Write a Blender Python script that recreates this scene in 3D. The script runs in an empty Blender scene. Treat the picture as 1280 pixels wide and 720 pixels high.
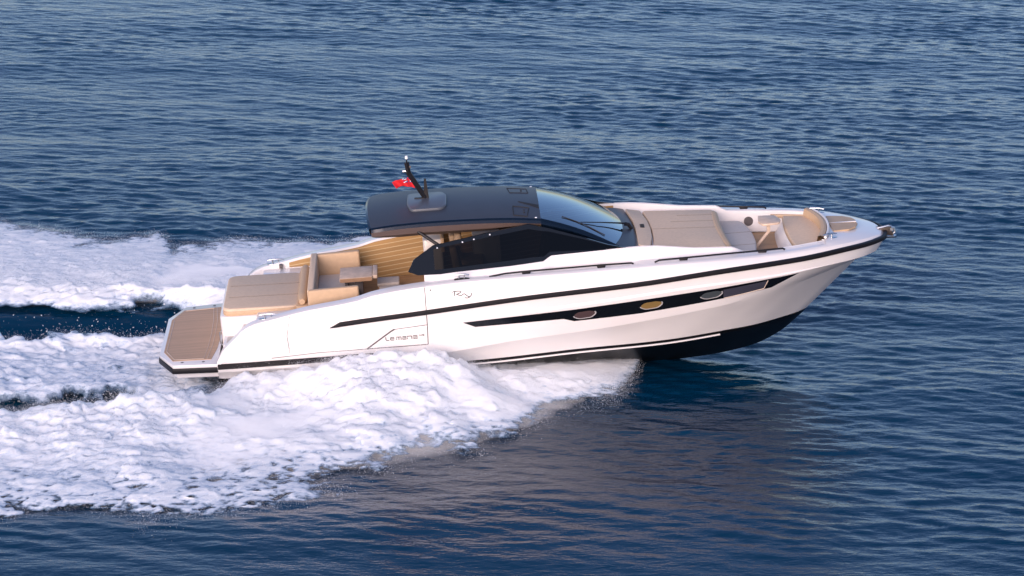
import bpy, bmesh, math, random
import numpy as np
from mathutils import Vector
from mathutils.bvhtree import BVHTree

random.seed(7); rng = np.random.default_rng(11)
R = math.radians
scene = bpy.context.scene
C = scene.collection

# ------------------------------------------------------------------ camera, light, exposure
cam_d = bpy.data.cameras.new("camera"); cam = bpy.data.objects.new("camera", cam_d); C.objects.link(cam)
cam.location = (0, -51.977, 16.388); cam.rotation_euler = (R(90 - 17.5), 0, 0)
cam_d.sensor_width = 36; cam_d.lens = 36 * 3530 / 1280; cam_d.clip_start = 1; cam_d.clip_end = 20000
scene.camera = cam

SUN_EL, SUN_AZ = 15.0, 200.0          # azimuth clockwise from +Y (behind the camera, to its left)
world = bpy.data.worlds.new("World"); scene.world = world; world.use_nodes = True
wn = world.node_tree
sky = wn.nodes.new('ShaderNodeTexSky'); sky.sky_type = 'NISHITA'; sky.sun_disc = False
sky.sun_elevation = R(SUN_EL); sky.sun_rotation = R(SUN_AZ); sky.air_density = 1.0; sky.dust_density = .8; sky.ozone_density = 3.0
bg = wn.nodes['Background']; bg.inputs[1].default_value = 0.11
tint = wn.nodes.new('ShaderNodeMix'); tint.data_type = 'RGBA'; tint.blend_type = 'MULTIPLY'; tint.inputs['Factor'].default_value = 1; tint.inputs['B'].default_value = (1.05, .965, 1.06, 1)
wn.links.new(sky.outputs[0], tint.inputs['A']); wn.links.new(tint.outputs['Result'], bg.inputs[0])   # the rosy cast of a sky at sunset
sun_d = bpy.data.lights.new("sun", 'SUN'); sun = bpy.data.objects.new("sun", sun_d); C.objects.link(sun)
sun_d.energy = 2.25; sun_d.angle = R(48); sun_d.color = (1.0, 0.78, 0.72)
sv = Vector((math.sin(R(SUN_AZ)) * math.cos(R(SUN_EL)), math.cos(R(SUN_AZ)) * math.cos(R(SUN_EL)), math.sin(R(SUN_EL))))
sun.rotation_euler = sv.to_track_quat('Z', 'Y').to_euler()
scene.view_settings.view_transform = 'Standard'; scene.view_settings.look = 'None'
scene.cycles.volume_bounces = 8; scene.cycles.max_bounces = 12
scene.view_settings.gamma = 1; scene.view_settings.exposure = 0.86

# ------------------------------------------------------------------ materials
def lin(r, g, b):
    f = lambda c: c / 12.92 if c <= .04045 else ((c + .055) / 1.055) ** 2.4
    return (f(r / 255), f(g / 255), f(b / 255), 1)
def mat(name, col, rough=.5, metal=0.0, coat=0.0, spec=.5, noise=0.0, nscale=8.0, bump=0.0, bscale=200.0):
    m = bpy.data.materials.new(name); m.use_nodes = True
    nt = m.node_tree; p = nt.nodes['Principled BSDF']
    c = tuple(col) + (1,) if len(col) == 3 else col
    p.inputs['Base Color'].default_value = c; p.inputs['Roughness'].default_value = rough
    p.inputs['Metallic'].default_value = metal; p.inputs['Coat Weight'].default_value = coat; p.inputs['Coat Roughness'].default_value = .06
    p.inputs['Specular IOR Level'].default_value = spec
    tc = nt.nodes.new('ShaderNodeTexCoord')
    if noise:
        n = nt.nodes.new('ShaderNodeTexNoise'); n.inputs['Scale'].default_value = nscale; n.inputs['Detail'].default_value = 6
        nt.links.new(tc.outputs['Object'], n.inputs['Vector'])
        mx = nt.nodes.new('ShaderNodeMix'); mx.data_type = 'RGBA'; mx.blend_type = 'MULTIPLY'
        mr = nt.nodes.new('ShaderNodeMapRange'); mr.inputs['From Min'].default_value = .3; mr.inputs['From Max'].default_value = .7
        mr.inputs['To Min'].default_value = 1 - noise; mr.inputs['To Max'].default_value = 1 + noise
        nt.links.new(n.outputs['Fac'], mr.inputs['Value'])
        mx.inputs['Factor'].default_value = 1; mx.inputs['A'].default_value = c
        nt.links.new(mr.outputs['Result'], mx.inputs['B']); nt.links.new(mx.outputs['Result'], p.inputs['Base Color'])
    if bump:
        n = nt.nodes.new('ShaderNodeTexNoise'); n.inputs['Scale'].default_value = bscale; n.inputs['Detail'].default_value = 3
        nt.links.new(tc.outputs['Object'], n.inputs['Vector'])
        b = nt.nodes.new('ShaderNodeBump'); b.inputs['Strength'].default_value = bump; b.inputs['Distance'].default_value = .01
        nt.links.new(n.outputs['Fac'], b.inputs['Height']); nt.links.new(b.outputs['Normal'], p.inputs['Normal'])
    return m
def plank_mat(name, wood, caulk, axis='Y', pitch=.07, width=.09, rough=.55, var=.18):
    """planks running along x; caulk line every `pitch` metres across `axis`"""
    m = bpy.data.materials.new(name); m.use_nodes = True; nt = m.node_tree; p = nt.nodes['Principled BSDF']
    p.inputs['Roughness'].default_value = rough
    tc = nt.nodes.new('ShaderNodeTexCoord'); sp = nt.nodes.new('ShaderNodeSeparateXYZ'); nt.links.new(tc.outputs['Object'], sp.inputs[0])
    def math_(op, a, b):
        n = nt.nodes.new('ShaderNodeMath'); n.operation = op
        for i, v in enumerate((a, b)):
            if v is None: continue
            if isinstance(v, (int, float)): n.inputs[i].default_value = v
            else: nt.links.new(v, n.inputs[i])
        return n.outputs[0]
    src = sp.outputs[axis]
    if axis == 'Z': src = math_('SUBTRACT', sp.outputs['Z'], math_('MULTIPLY', sp.outputs['X'], .11))
    q = math_('DIVIDE', src, pitch); fr = math_('FRACT', q, None); fl = math_('FLOOR', q, None)
    line = math_('LESS_THAN', fr, width)
    wn_ = nt.nodes.new('ShaderNodeTexWhiteNoise'); wn_.noise_dimensions = '1D'; nt.links.new(fl, wn_.inputs['W'])
    gr = nt.nodes.new('ShaderNodeTexNoise'); gr.inputs['Scale'].default_value = 6; gr.inputs['Detail'].default_value = 5
    mp = nt.nodes.new('ShaderNodeMapping'); mp.inputs['Scale'].default_value = (.6, 9, 9)
    nt.links.new(tc.outputs['Object'], mp.inputs[0]); nt.links.new(mp.outputs[0], gr.inputs['Vector'])
    v = math_('ADD', math_('MULTIPLY', wn_.outputs['Value'], var), math_('MULTIPLY', gr.outputs['Fac'], .35))
    v = math_('ADD', v, 1 - var / 2 - .175)
    mx = nt.nodes.new('ShaderNodeMix'); mx.data_type = 'RGBA'; mx.blend_type = 'MULTIPLY'; mx.inputs['Factor'].default_value = 1
    mx.inputs['A'].default_value = tuple(wood) + (1,); nt.links.new(v, mx.inputs['B'])
    m2 = nt.nodes.new('ShaderNodeMix'); m2.data_type = 'RGBA'; nt.links.new(line, m2.inputs['Factor'])
    nt.links.new(mx.outputs['Result'], m2.inputs['A']); m2.inputs['B'].default_value = tuple(caulk) + (1,)
    nt.links.new(m2.outputs['Result'], p.inputs['Base Color'])
    return m

M = {}
M['gel'] = mat('white_gelcoat', (.80, .765, .74), .28, coat=.35, noise=.02, nscale=1.5)
M['gelm'] = mat('white_nonslip_deck', (.80, .775, .75), .5, noise=.025, nscale=3)
M['black'] = mat('black_rubber', (.009, .008, .010), .5, spec=.3)
M['bottom'] = mat('black_antifouling', (.003, .0032, .004), .35, spec=.25, noise=.3, nscale=2)
M['rim'] = mat('grey_lit_lip', (.42, .40, .39), .4)
M['glass'] = mat('black_tinted_glass', (.004, .0045, .005), .06, coat=.0, spec=.45)
M['band'] = mat('black_hull_glass', (.005, .006, .008), .09, spec=.4)
M['navy'] = mat('slate_roof_paint', (.040, .046, .060), .48, coat=.0, noise=.06, nscale=3)
M['navyd'] = mat('dark_navy_trim', (.003, .008, .018), .2, coat=.1)
M['under'] = mat('headliner_bounce_brown', (.10, .07, .06), .4)  # brown holds the warm light bounced up under the roof
M['fab'] = mat('taupe_upholstery', (.72, .545, .385), .85, noise=.05, nscale=20, bump=.15, bscale=300)
M['tan'] = mat('tan_warm_lit_upholstery', (.56, .39, .24), .6, noise=.05, nscale=12, bump=.08, bscale=150)  # warm low light on upright faces is put into this tan
M['grey'] = mat('pale_grey_upholstery', (.62, .56, .50), .85, noise=.04, nscale=16)
M['seam'] = mat('seam_thread', (.20, .15, .11), .9)
M['steel'] = mat('stainless_steel', (.50, .52, .55), .32, metal=1)
M['pod'] = mat('grey_pod_sky_sheen', (.085, .095, .115), .35, noise=.05, nscale=4)  # lighter than the roof: sky reflection painted into the colour
M['bronze'] = mat('dull_bronze_plate', (.085, .068, .058), .45, metal=.6, noise=.3, nscale=25)
M['dark'] = mat('dark_cavity', (.02, .018, .017), .7)
M['line'] = mat('dark_grey_line', (.10, .085, .085), .5)
M['letter'] = mat('grey_lettering', (.03, .026, .026), .5)
M['teak'] = plank_mat('teak_deck', (.56, .355, .21), (.38, .235, .14), 'Y', .062, .10, var=.14)
M['teakin'] = plank_mat('golden_teak_lining', (.37, .22, .085), (.56, .42, .23), 'Z', .085, .16, var=.2)
M['teakfl'] = plank_mat('teak_cockpit_sole', (.36, .21, .10), (.46, .32, .19), 'Y', .075, .12, var=.18)
M['oak'] = mat('pale_oak', (.66, .50, .37), .5, noise=.14, nscale=9)
M['oakd'] = mat('oak_edge', (.40, .235, .13), .5, noise=.1, nscale=9)
M['foreteak'] = mat('fore_deck_teak', (.52, .36, .22), .55, noise=.08, nscale=6)
M['inlay'] = mat('pale_inlay', (.62, .50, .40), .6)
M['red'] = mat('red_bunting', (.62, .012, .02), .8)
M['blue'] = mat('blue_bunting', (.02, .03, .22), .8)
M['whitef'] = mat('white_bunting', (.75, .75, .76), .8)
M['lens'] = mat('clear_lamp_lens', (.85, .87, .9), .15)
M['porth'] = mat('porthole_pane', (.07, .045, .045), .08, spec=.6)
M['porthg'] = mat('porthole_blind', (.21, .135, .045), .3)
M['porthc'] = mat('porthole_pane_grey', (.055, .066, .072), .12, spec=.5)
M['pane'] = mat('hull_window_pane', (.05, .05, .068), .07, spec=.8)

# windscreen: tinted pane with a strong reflective film
wsm = bpy.data.materials.new('windscreen_glass'); wsm.use_nodes = True; nt = wsm.node_tree
nt.nodes.remove(nt.nodes['Principled BSDF'])
g = nt.nodes.new('ShaderNodeBsdfGlossy'); g.inputs['Roughness'].default_value = .05; g.inputs['Color'].default_value = (.90, .95, .97, 1)
t = nt.nodes.new('ShaderNodeBsdfTransparent'); t.inputs['Color'].default_value = (.20, .34, .42, 1)
mx = nt.nodes.new('ShaderNodeMixShader'); fr = nt.nodes.new('ShaderNodeFresnel'); fr.inputs['IOR'].default_value = 5.0
nt.links.new(fr.outputs[0], mx.inputs[0]); nt.links.new(t.outputs[0], mx.inputs[1]); nt.links.new(g.outputs[0], mx.inputs[2])
nt.links.new(mx.outputs[0], nt.nodes['Material Output'].inputs[0]); M['ws'] = wsm
# side glazing: dark tint, a little see-through
sgm = bpy.data.materials.new('smoked_side_glass'); sgm.use_nodes = True; nt = sgm.node_tree
nt.nodes.remove(nt.nodes['Principled BSDF'])
g = nt.nodes.new('ShaderNodeBsdfGlossy'); g.inputs['Roughness'].default_value = .03; g.inputs['Color'].default_value = (.8, .8, .8, 1)
t = nt.nodes.new('ShaderNodeBsdfTransparent'); t.inputs['Color'].default_value = (.055, .052, .045, 1)
mx = nt.nodes.new('ShaderNodeMixShader'); fr = nt.nodes.new('ShaderNodeFresnel'); fr.inputs['IOR'].default_value = 1.35
nt.links.new(fr.outputs[0], mx.inputs[0]); nt.links.new(t.outputs[0], mx.inputs[1]); nt.links.new(g.outputs[0], mx.inputs[2])
nt.links.new(mx.outputs[0], nt.nodes['Material Output'].inputs[0]); M['side'] = sgm

# ------------------------------------------------------------------ mesh helpers
class MB:
    """collects shapes and links them as ONE mesh object"""
    def __init__(s): s.v = []; s.f = []; s.mi = []; s.cur = 0
    def add(s, vs, fs):
        o = len(s.v); s.v += [tuple(p) for p in vs]
        for f in fs: s.f.append([i + o for i in f]); s.mi.append(s.cur)
    def grid(s, rows, close=False):
        n = len(rows[0]); vs = [p for r in rows for p in r]; fs = []
        for i in range(len(rows) - 1):
            for j in range(n if close else n - 1):
                k = (j + 1) % n
                fs.append([i * n + j, i * n + k, (i + 1) * n + k, (i + 1) * n + j])
        s.add(vs, fs)
    def box(s, x0, x1, y0, y1, z0, z1):
        vs = [(x, y, z) for x in (x0, x1) for y in (y0, y1) for z in (z0, z1)]
        s.add(vs, [[0, 1, 3, 2], [4, 6, 7, 5], [0, 4, 5, 1], [2, 3, 7, 6], [0, 2, 6, 4], [1, 5, 7, 3]])
    def prism(s, outline, z0, z1):
        """outline [(x,y)], z0/z1 numbers or functions of (x,y)"""
        n = len(outline); f0 = z0 if callable(z0) else (lambda x, y: z0); f1 = z1 if callable(z1) else (lambda x, y: z1)
        vs = [(x, y, f0(x, y)) for x, y in outline] + [(x, y, f1(x, y)) for x, y in outline]
        s.add(vs, [list(range(n))[::-1], list(range(n, 2 * n))] + [[i, (i + 1) % n, n + (i + 1) % n, n + i] for i in range(n)])
    def hull8(s, pts):   # eight corners: bottom four then top four, same order
        s.add(pts, [[3, 2, 1, 0], [4, 5, 6, 7], [0, 1, 5, 4], [1, 2, 6, 5], [2, 3, 7, 6], [3, 0, 4, 7]])
    def tube(s, pts, r, n=8, caps=True):
        pts = [Vector(p) for p in pts]; rows = []; rr = r if isinstance(r, (list, tuple)) else [r] * len(pts)
        for i, p in enumerate(pts):
            d = (pts[min(i + 1, len(pts) - 1)] - pts[max(i - 1, 0)]).normalized()
            a = Vector((0, 0, 1)) if abs(d.z) < .9 else Vector((1, 0, 0))
            u = d.cross(a).normalized(); w = d.cross(u)
            rows.append([p + (u * math.cos(2 * math.pi * k / n) + w * math.sin(2 * math.pi * k / n)) * rr[i] for k in range(n)])
        o = len(s.v); s.grid(rows, True)
        if caps:
            m = len(rows); s.f.append([o + k for k in range(n)][::-1]); s.mi.append(s.cur)
            s.f.append([o + (m - 1) * n + k for k in range(n)]); s.mi.append(s.cur)
    def lathe(s, prof, c, n=20):
        rows = [[(c[0] + r * math.cos(2 * math.pi * k / n), c[1] + r * math.sin(2 * math.pi * k / n), c[2] + z) for k in range(n)] for r, z in prof]
        s.grid(rows, True)
    def build(s, name, mats, parent=None, smooth=False, bevel=0, seg=2, angle=35):
        me = bpy.data.meshes.new(name)
        bm = bmesh.new(); vv = [bm.verts.new(p) for p in s.v]
        for f, k in zip(s.f, s.mi):
            try: q = bm.faces.new([vv[i] for i in f]); q.material_index = k
            except ValueError: pass
        bmesh.ops.remove_doubles(bm, verts=bm.verts, dist=1e-5)
        bmesh.ops.recalc_face_normals(bm, faces=bm.faces)
        if bevel:
            ed = [e for e in bm.edges if len(e.link_faces) == 2 and e.calc_face_angle(0) > R(30)]
            bmesh.ops.bevel(bm, geom=ed, offset=bevel, segments=seg, affect='EDGES', profile=.5, clamp_overlap=True)
        bm.to_mesh(me); bm.free()
        for m in (mats if isinstance(mats, (list, tuple)) else [mats]): me.materials.append(M[m])
        if smooth or bevel:
            me.polygons.foreach_set('use_smooth', [True] * len(me.polygons))
            try: me.set_sharp_from_angle(angle=R(angle))
            except Exception: pass
        o = bpy.data.objects.new(name, me); C.objects.link(o)
        if parent: o.parent = parent
        return o
def tag(o, label=None, cat=None, group=None, kind=None):
    if label: o['label'] = label
    if cat: o['category'] = cat
    if group: o['group'] = group
    if kind: o['kind'] = kind
    return o
def ip(x, xs, ys): return float(np.interp(x, xs, ys))
def pchip(xs, ys):
    """monotone cubic through the points"""
    xs = np.array(xs, float); ys = np.array(ys, float); h = np.diff(xs); d = np.diff(ys) / h; m = np.zeros(len(xs)); m[0], m[-1] = d[0], d[-1]
    for i in range(1, len(xs) - 1):
        if d[i - 1] * d[i] > 0:
            a, b = 2 * h[i] + h[i - 1], h[i] + 2 * h[i - 1]; m[i] = (a + b) / (a / d[i - 1] + b / d[i])
    def f(x):
        x = min(max(x, xs[0]), xs[-1]); i = min(int(np.searchsorted(xs, x, 'right')) - 1, len(h) - 1); t = (x - xs[i]) / h[i]
        return float((1 + 2 * t) * (1 - t) ** 2 * ys[i] + t * (1 - t) ** 2 * h[i] * m[i] + t * t * (3 - 2 * t) * ys[i + 1] + t * t * (t - 1) * h[i] * m[i + 1])
    return f
def arc(pts, n=6, r=.12):
    """round the corners of a 2D outline"""
    out = []; L = len(pts)
    for i in range(L):
        p = np.array(pts[i], float); a = np.array(pts[i - 1], float) - p; b = np.array(pts[(i + 1) % L], float) - p
        la, lb = np.linalg.norm(a), np.linalg.norm(b); q = min(r, la * .45, lb * .45)
        A, B = p + a / la * q, p + b / lb * q
        for k in range(n + 1):
            t = k / n; out.append(tuple((1 - t) ** 2 * A + 2 * t * (1 - t) * p + t * t * B))
    return out

# ------------------------------------------------------------------ the yacht: root
PSI, TAU = R(2.23), R(3.9)
P0 = Vector((-6.19, -4.31, .45))
yacht = bpy.data.objects.new('motor_yacht', None); C.objects.link(yacht)
yacht.location = P0; yacht.rotation_euler = (0, -TAU, PSI)
tag(yacht, 'white open motor yacht with dark hardtop and tan seats speeding across blue sea', 'motor yacht')

# hull lines: half breadth and height along x (boat frame, x forward from the bathing platform, z up from it)
Lb = ([1.05, 1.5, 3.09, 5, 7, 8.4, 9.5, 10.5, 11.2, 11.8, 12.2, 12.5, 12.7, 12.85, 12.93],
      [1.78, 1.82, 1.90, 1.955, 1.965, 1.93, 1.85, 1.68, 1.50, 1.25, 1.02, .79, .58, .36, 0])
Lz = ([1.05, 1.25, 1.6, 2.2, 3.09, 4.68, 6.53, 8.39, 9.97, 11.09, 11.88, 12.63, 12.93],
      [-.03, .08, .25, .41, .545, .67, .80, .875, .955, .965, .965, .925, .90])
bx = pchip(*Lb); zr = pchip(*Lz)
def stations(xa, xe, n=150):
    t = np.linspace(0, 1, n); return xe - (xe - xa) * (1 - t) ** 1.5
def line(xa, xe, yf, zf, n=150): return [(x, yf(x), zf(x)) for x in stations(xa, xe, n)]
def mk(xs, ys): return pchip(xs, ys)
L0 = line(1.05, 12.93, bx, zr)
g_z = mk([1.05, 3, 4.15, 4.73, 5.31, 6.45, 7.83, 9.5, 11.2, 12.2, 12.8], [-.06, .30, .455, .49, .54, .605, .69, .785, .80, .76, .72])
g_y = lambda x: bx(min(12.93, x + float(np.interp(x, [1, 10, 12.0, 12.8], [0, .02, .05, .13])))) * float(np.interp(x, [1, 12, 12.8], [.985, .985, 1]))
L1 = line(1.05, 12.80, g_y, g_z)
step = mk([1.05, 4.0, 4.3, 10.8, 12.0, 12.8], [0, 0, .024, .02, 0, 0])
L1b = [(x, max(0, y + .9 * step(x) * min(1, y * 3)), z - 1.8 * step(x)) for x, y, z in L1]
c_y = mk([1.05, 3, 5, 6.3, 7.6, 8.78, 9.77, 10.62, 11.2, 11.8, 12.2, 12.45], [1.74, 1.81, 1.845, 1.845, 1.82, 1.74, 1.62, 1.40, 1.12, .68, .30, 0])
c_z = mk([1.05, 3, 5.03, 6.28, 7.63, 8.78, 9.77, 10.62, 11.8, 12.45], [-.16, -.14, -.07, .05, .13, .22, .31, .405, .50, .52])
L2 = line(1.05, 12.45, c_y, c_z)
t_y = mk([1.05, 5, 7.6, 8.8, 9.8, 10.4, 11, 11.3, 11.46], [1.66, 1.62, 1.55, 1.40, 1.13, .85, .43, .18, 0])
t_z = mk([1.05, 3, 5.5, 7.6, 8.8, 9.84, 10.42, 11, 11.46], [-.30, -.335, -.335, -.285, -.305, -.31, -.34, -.365, -.385])
L3 = line(1.05, 11.46, t_y, t_z)
L4 = [(x, y * .985, z - .072) for x, y, z in line(1.05, 11.40, lambda x: t_y(min(11.46, x * 1.0053)), t_z)]
k_z = mk([1.05, 5, 8.4, 9.65, 10.47, 10.98, 11.40], [-1.0, -1.15, -1.19, -1.13, -1.0, -.78, -.455])
L5 = line(1.05, 11.40, lambda x: 0, k_z)
mir = lambda l: [(x, -y, z) for x, y, z in l]
def between(a, b, k, bulge=0):
    rows = []
    for i in range(k + 1):
        t = i / k; q = bulge * 4 * t * (1 - t)
        rows.append([(p[0] + (r[0] - p[0]) * t, max(0, p[1] + (r[1] - p[1]) * t + q * min(1, p[1] * 2)), p[2] + (r[2] - p[2]) * t) for p, r in zip(a, b)])
    return rows
hull_mb = MB()
for sg in (1, -1):
    f = (lambda l: l) if sg == 1 else mir
    for a, b, k, bu in ((L0, L1, 2, 0), (L1, L1b, 1, 0), (L1b, L2, 6, .008), (L2, L3, 5, -.012)):
        hull_mb.grid([f(r) for r in between(a, b, k, bu)])
tr = [l[0] for l in (L0, L1, L2, L3)]
hull_mb.add(mir(tr) + tr[::-1], [list(range(8))])
hull = hull_mb.build('hull', 'gel', yacht, smooth=True, angle=9)
bt = MB()
for sg in (1, -1):
    f = (lambda l: l) if sg == 1 else mir
    bt.grid([f(r) for r in between(L3, L4, 1)]); bt.grid([f(r) for r in between(L4, L5, 6, .02)])
trb = [L3[0], L4[0], L5[0]]; bt.add(mir(trb) + trb[:2][::-1], [list(range(5))])
bt.build('bottom_paint', 'bottom', hull, smooth=True, angle=12)
# BVH of the starboard topsides, to seat glazing and lettering on the skin
topv = []; topf = []
G0x = [1.06, 1.15, 1.25, 1.38, 1.53, 1.73, 2.07, 2.64, 3.54, 3.83, 4.77, 5.8, 7, 8.3, 9.2, 10.57, 11.2, 11.8, 12.3, 12.7, 12.93]
G0z = [.03, .20, .30, .41, .56, .66, .73, .84, .955, 1.03, 1.13, 1.17, 1.175, 1.175, 1.165, 1.115, 1.10, 1.09, 1.06, 1.02, .985]
G0f = pchip(G0x, G0z)
def g0(x):   # outer deck edge
    ins = ip(x, [1.05, 1.5, 3.5, 6, 9, 11, 12.93], [.03, .06, .12, .12, .12, .11, .08])
    xx = x - .07 * max(0, (x - 11) / 1.93) ** 2
    return (xx, max(0, bx(x) * (1 if x < 11 else 1 - .0) - ins * (1 if x < 12.6 else bx(x) / .70)), G0f(x))
G0 = [g0(x) for x in stations(1.05, 12.93, 150)]
bmt = MB()
for a, b, k, bu in ((L0, L1, 2, 0), (L1b, L2, 6, .008), (L2, L3, 5, -.012)): bmt.grid([mir(r) for r in between(a, b, k, bu)])
def topside_rows(f=lambda l: l):
    r = []
    for i in range(7):
        t = i / 6; e = 1 - (1 - t) ** 1.0
        r.append(f([(p[0] + (q[0] - p[0]) * t, p[1] + (q[1] - p[1]) * (t ** 1.7), p[2] + (q[2] - p[2]) * t) for p, q in zip(L0, G0)]))
    return r
bmt.grid(topside_rows(mir))
tree = BVHTree.FromPolygons(bmt.v, bmt.f)
def skin(x, z, off=.004):
    h = tree.ray_cast(Vector((x, -4, z)), Vector((0, 1, 0)))
    y = h[0].y if h[0] is not None else -bx(x)
    return (x, y - off, z)

# ------------------------------------------------------------------ topsides, side decks, foredeck
dk = MB()
for f in ((lambda l: l), mir):
    dk.grid(topside_rows(f))
# aft bulwark cap and inner wall
xs = np.linspace(1.06, 4.72, 40)
for f in ((lambda l: l), mir):
    rows = [[g0(x) for x in xs]]
    rows.append([(x, g0(x)[1] - .03, g0(x)[2] + .012) for x in xs])
    rows.append([(x, 1.55, g0(x)[2] + .012) for x in xs])
    rows.append([(x, 1.52, g0(x)[2] - .02) for x in xs])
    rows.append([(x, 1.52, min(.33, g0(x)[2] - .03) if x > 1.9 else min(0.0, g0(x)[2] - .03)) for x in xs])
    dk.grid([f(r) for r in rows])
Wx = [4.70, 5.0, 6.24, 6.78, 6.92, 8.24, 8.5, 8.75, 9.1, 9.4, 10.06, 10.25, 10.6, 11.2, 11.72]
Wy = [1.50, 1.50, 1.49, 1.48, 1.43, 1.42, 1.39, 1.37, 1.36, 1.35, 1.32, 1.30, 1.27, 1.13, .93]
Wz = [1.255, 1.255, 1.29, 1.32, 1.405, 1.435, 1.43, 1.41, 1.36, 1.315, 1.27, 1.17, 1.15, 1.145, 1.14]
rec = mk([4.7, 4.9, 5.75, 6.0, 8.2, 8.45, 13], [0, .35, .35, 1, 1, 0, 0])
xs = np.concatenate([np.linspace(4.72, 11.2, 130), np.linspace(11.24, 11.72, 10)])
def side_prof(x):
    X, yo, zg = g0(x); w = ip(x, Wx, Wy); wz = ip(x, Wx, Wz); d = .075 * rec(x)
    fl = .33 if x < 8.4 else .75
    return [(x, yo, zg), (x, yo - .035, zg + .018), (x, yo - .085, zg + .024), (x, yo - .115, zg + .024 - d),
            (x, w + .075, zg + .026 - d), (x, w + .05, zg + .03 + (wz - zg) * .15), (x, w + .012, wz - .012), (x, w - .012, wz),
            (x, w - .04, wz - .012), (x, w - .05, fl)]
prof = [side_prof(x) for x in xs]
for f in ((lambda l: l), mir):
    dk.grid([f([p[j] for p in prof]) for j in range(10)])
    dk.add(f([(4.72, 1.52, 1.13), (4.72, 1.44, 1.13), (4.72, 1.44, .33), (4.72, 1.52, .33)]), [[0, 1, 2, 3]])
    dk.add(f(prof[0]), [list(range(10))])
# foredeck between the seat arc and the stem
A = lambda u: (11.88 - .16 * u * u, .93 * u)
out = [g0(x) for x in 11.72 + (12.93 - 11.72) * (1 - (1 - np.linspace(0, 1, 24)) ** 1.8)]
out = mir(out) + out[::-1][1:]
rows = []
for j in range(9):
    v = j / 8; r = []
    for i, o in enumerate(out):
        u = -1 + 2 * i / (len(out) - 1); a = A(u)
        x = a[0] + (o[0] - a[0]) * v; y = a[1] + (o[1] - a[1]) * v
        r.append((x, y, o[2] * v + (1.145) * (1 - v) + .03 * math.sin(math.pi * v) * (1 - u * u * .5)))
    rows.append(r)
dk.grid(rows)
dk.grid([rows[0], [(x, y, .72) for x, y, z in rows[0]]])
deck = dk.build('deck', 'gel', yacht, smooth=True, angle=28)

# rubbing strake round the bow
rb = MB(); path = [(x, bx(x), zr(x)) for x in list(np.linspace(3.04, 3.24, 11)) + list(np.linspace(3.3, 6, 30))] + [(x, y, z) for x, y, z in L0 if x > 6.02]
path = mir(path)[:-1] + [path[-1]] + path[:-1][::-1]
rows = []
for i, p in enumerate(path):
    a, b = Vector(path[max(0, i - 1)]), Vector(path[min(len(path) - 1, i + 1)]); d = (b - a).normalized()
    n = Vector((d.y, -d.x, 0)).normalized() 
    k = min(i, len(path) - 1 - i); h = .078 if k > 8 else .006 + .072 * k / 9; o = .034 if k > 5 else .006 + .005 * k
    q = Vector(p)
    rows.append([q + Vector((0, 0, -.004)) - n * .02, q + n * o * .8, q + n * o + Vector((0, 0, h * .3)), q + n * o * .9 + Vector((0, 0, h * .85)), q + n * .2 * o + Vector((0, 0, h)), q - n * .03 + Vector((0, 0, h))])
rb.grid(rows); rb.build('rub_rail', 'black', yacht, smooth=True, angle=40)

# white spray rail along the chine
for f in ((lambda l: l), mir):
    sr = MB(); c = [p for p in L4 if 1.5 < p[0] < 9.85]
    sr.grid([f([(x, y + .002, z + .016) for x, y, z in c]), f([(x, y + .022, z + .008) for x, y, z in c]), f([(x, y + .022, z - .010) for x, y, z in c]), f([(x, y - .02, z - .016) for x, y, z in c])])
    sr.build('spray_rail', 'gel', hull, smooth=True)

# hull window band and its panes
bt_x = [5.32, 6.10, 7.23, 8.38, 9.43, 10.69, 11.18]; bt_z = [.475, .51, .555, .62, .675, .735, .75]
bb_x = [5.32, 5.53, 7.05, 7.23, 8.37, 9.42, 10.69, 11.18]; bb_z = [.475, .375, .39, .33, .36, .435, .53, .75]
xs = sorted(set(list(np.linspace(5.32, 11.18, 90)) + bb_x))
for f in ((lambda p: p), (lambda p: (p[0], -p[1], p[2]))):
    wb = MB(); lo = [skin(x, min(ip(x, bb_x, bb_z), ip(x, bt_x, bt_z) - .001)) for x in xs]; hi = [skin(x, ip(x, bt_x, bt_z)) for x in xs]; mid = [skin(x, (a[2] + b[2]) / 2) for x, a, b in zip(xs, lo, hi)]
    wb.grid([[f(p) for p in lo], [f(p) for p in mid], [f(p) for p in hi]])
    wb.build('window_band', 'band', yacht, smooth=True)
for k, (x, z, mm, rim) in enumerate(((7.415, .445, 'porth', 'steel'), (8.57, .505, 'porthg', 'steel'), (9.62, .575, 'porthc', 'steel'))):
    w, h = .185, .062
    hexa = arc([(-w, -.014), (-w * .55, -h), (w * .62, -h), (w, -.008), (w * .98, .03), (w * .50, h), (-w * .62, h), (-w * .98, .022)], 3, .05)
    p = MB(); pts = [skin(x + a, z + b + a * .075, .014) for a, b in hexa]; c = skin(x, z, .014)
    p.add([c] + pts, [[0, i + 1, (i + 1) % len(pts) + 1] for i in range(len(pts))])
    po = p.build('porthole', mm, yacht, smooth=True)
    r = MB(); n = len(hexa); lo_ = [k for k in range(n) if hexa[k][1] < .004 or hexa[k][0] > w * .80]  # partial ring: only the lit lower and right lip is shaped
    k0 = next(k for k in range(n) if k in lo_ and (k - 1) % n not in lo_); seq = [(k0 + q) % n for q in range(len(lo_))]
    r.grid([[skin(x + hexa[k][0] * s, z + hexa[k][1] * s * (1.06 if s > 1 else 1) + hexa[k][0] * .075, o) for k in seq] for s, o in ((.97, .015), (1.0, .024), (1.085, .024), (1.10, .006))])
    r.build('rim', 'rim', po, smooth=True)
p = MB(); q = [(9.83, .475), (10.55, .545), (10.62, .70), (9.83, .64)]
rows = [[skin(a + (b - a) * t / 12, za + (zb - za) * t / 12, .010) for t in range(13)] for a, b, za, zb in ((9.83, 10.55, .475, .545), (9.83, 10.585, .56, .625), (9.83, 10.62, .645, .70))]
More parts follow.
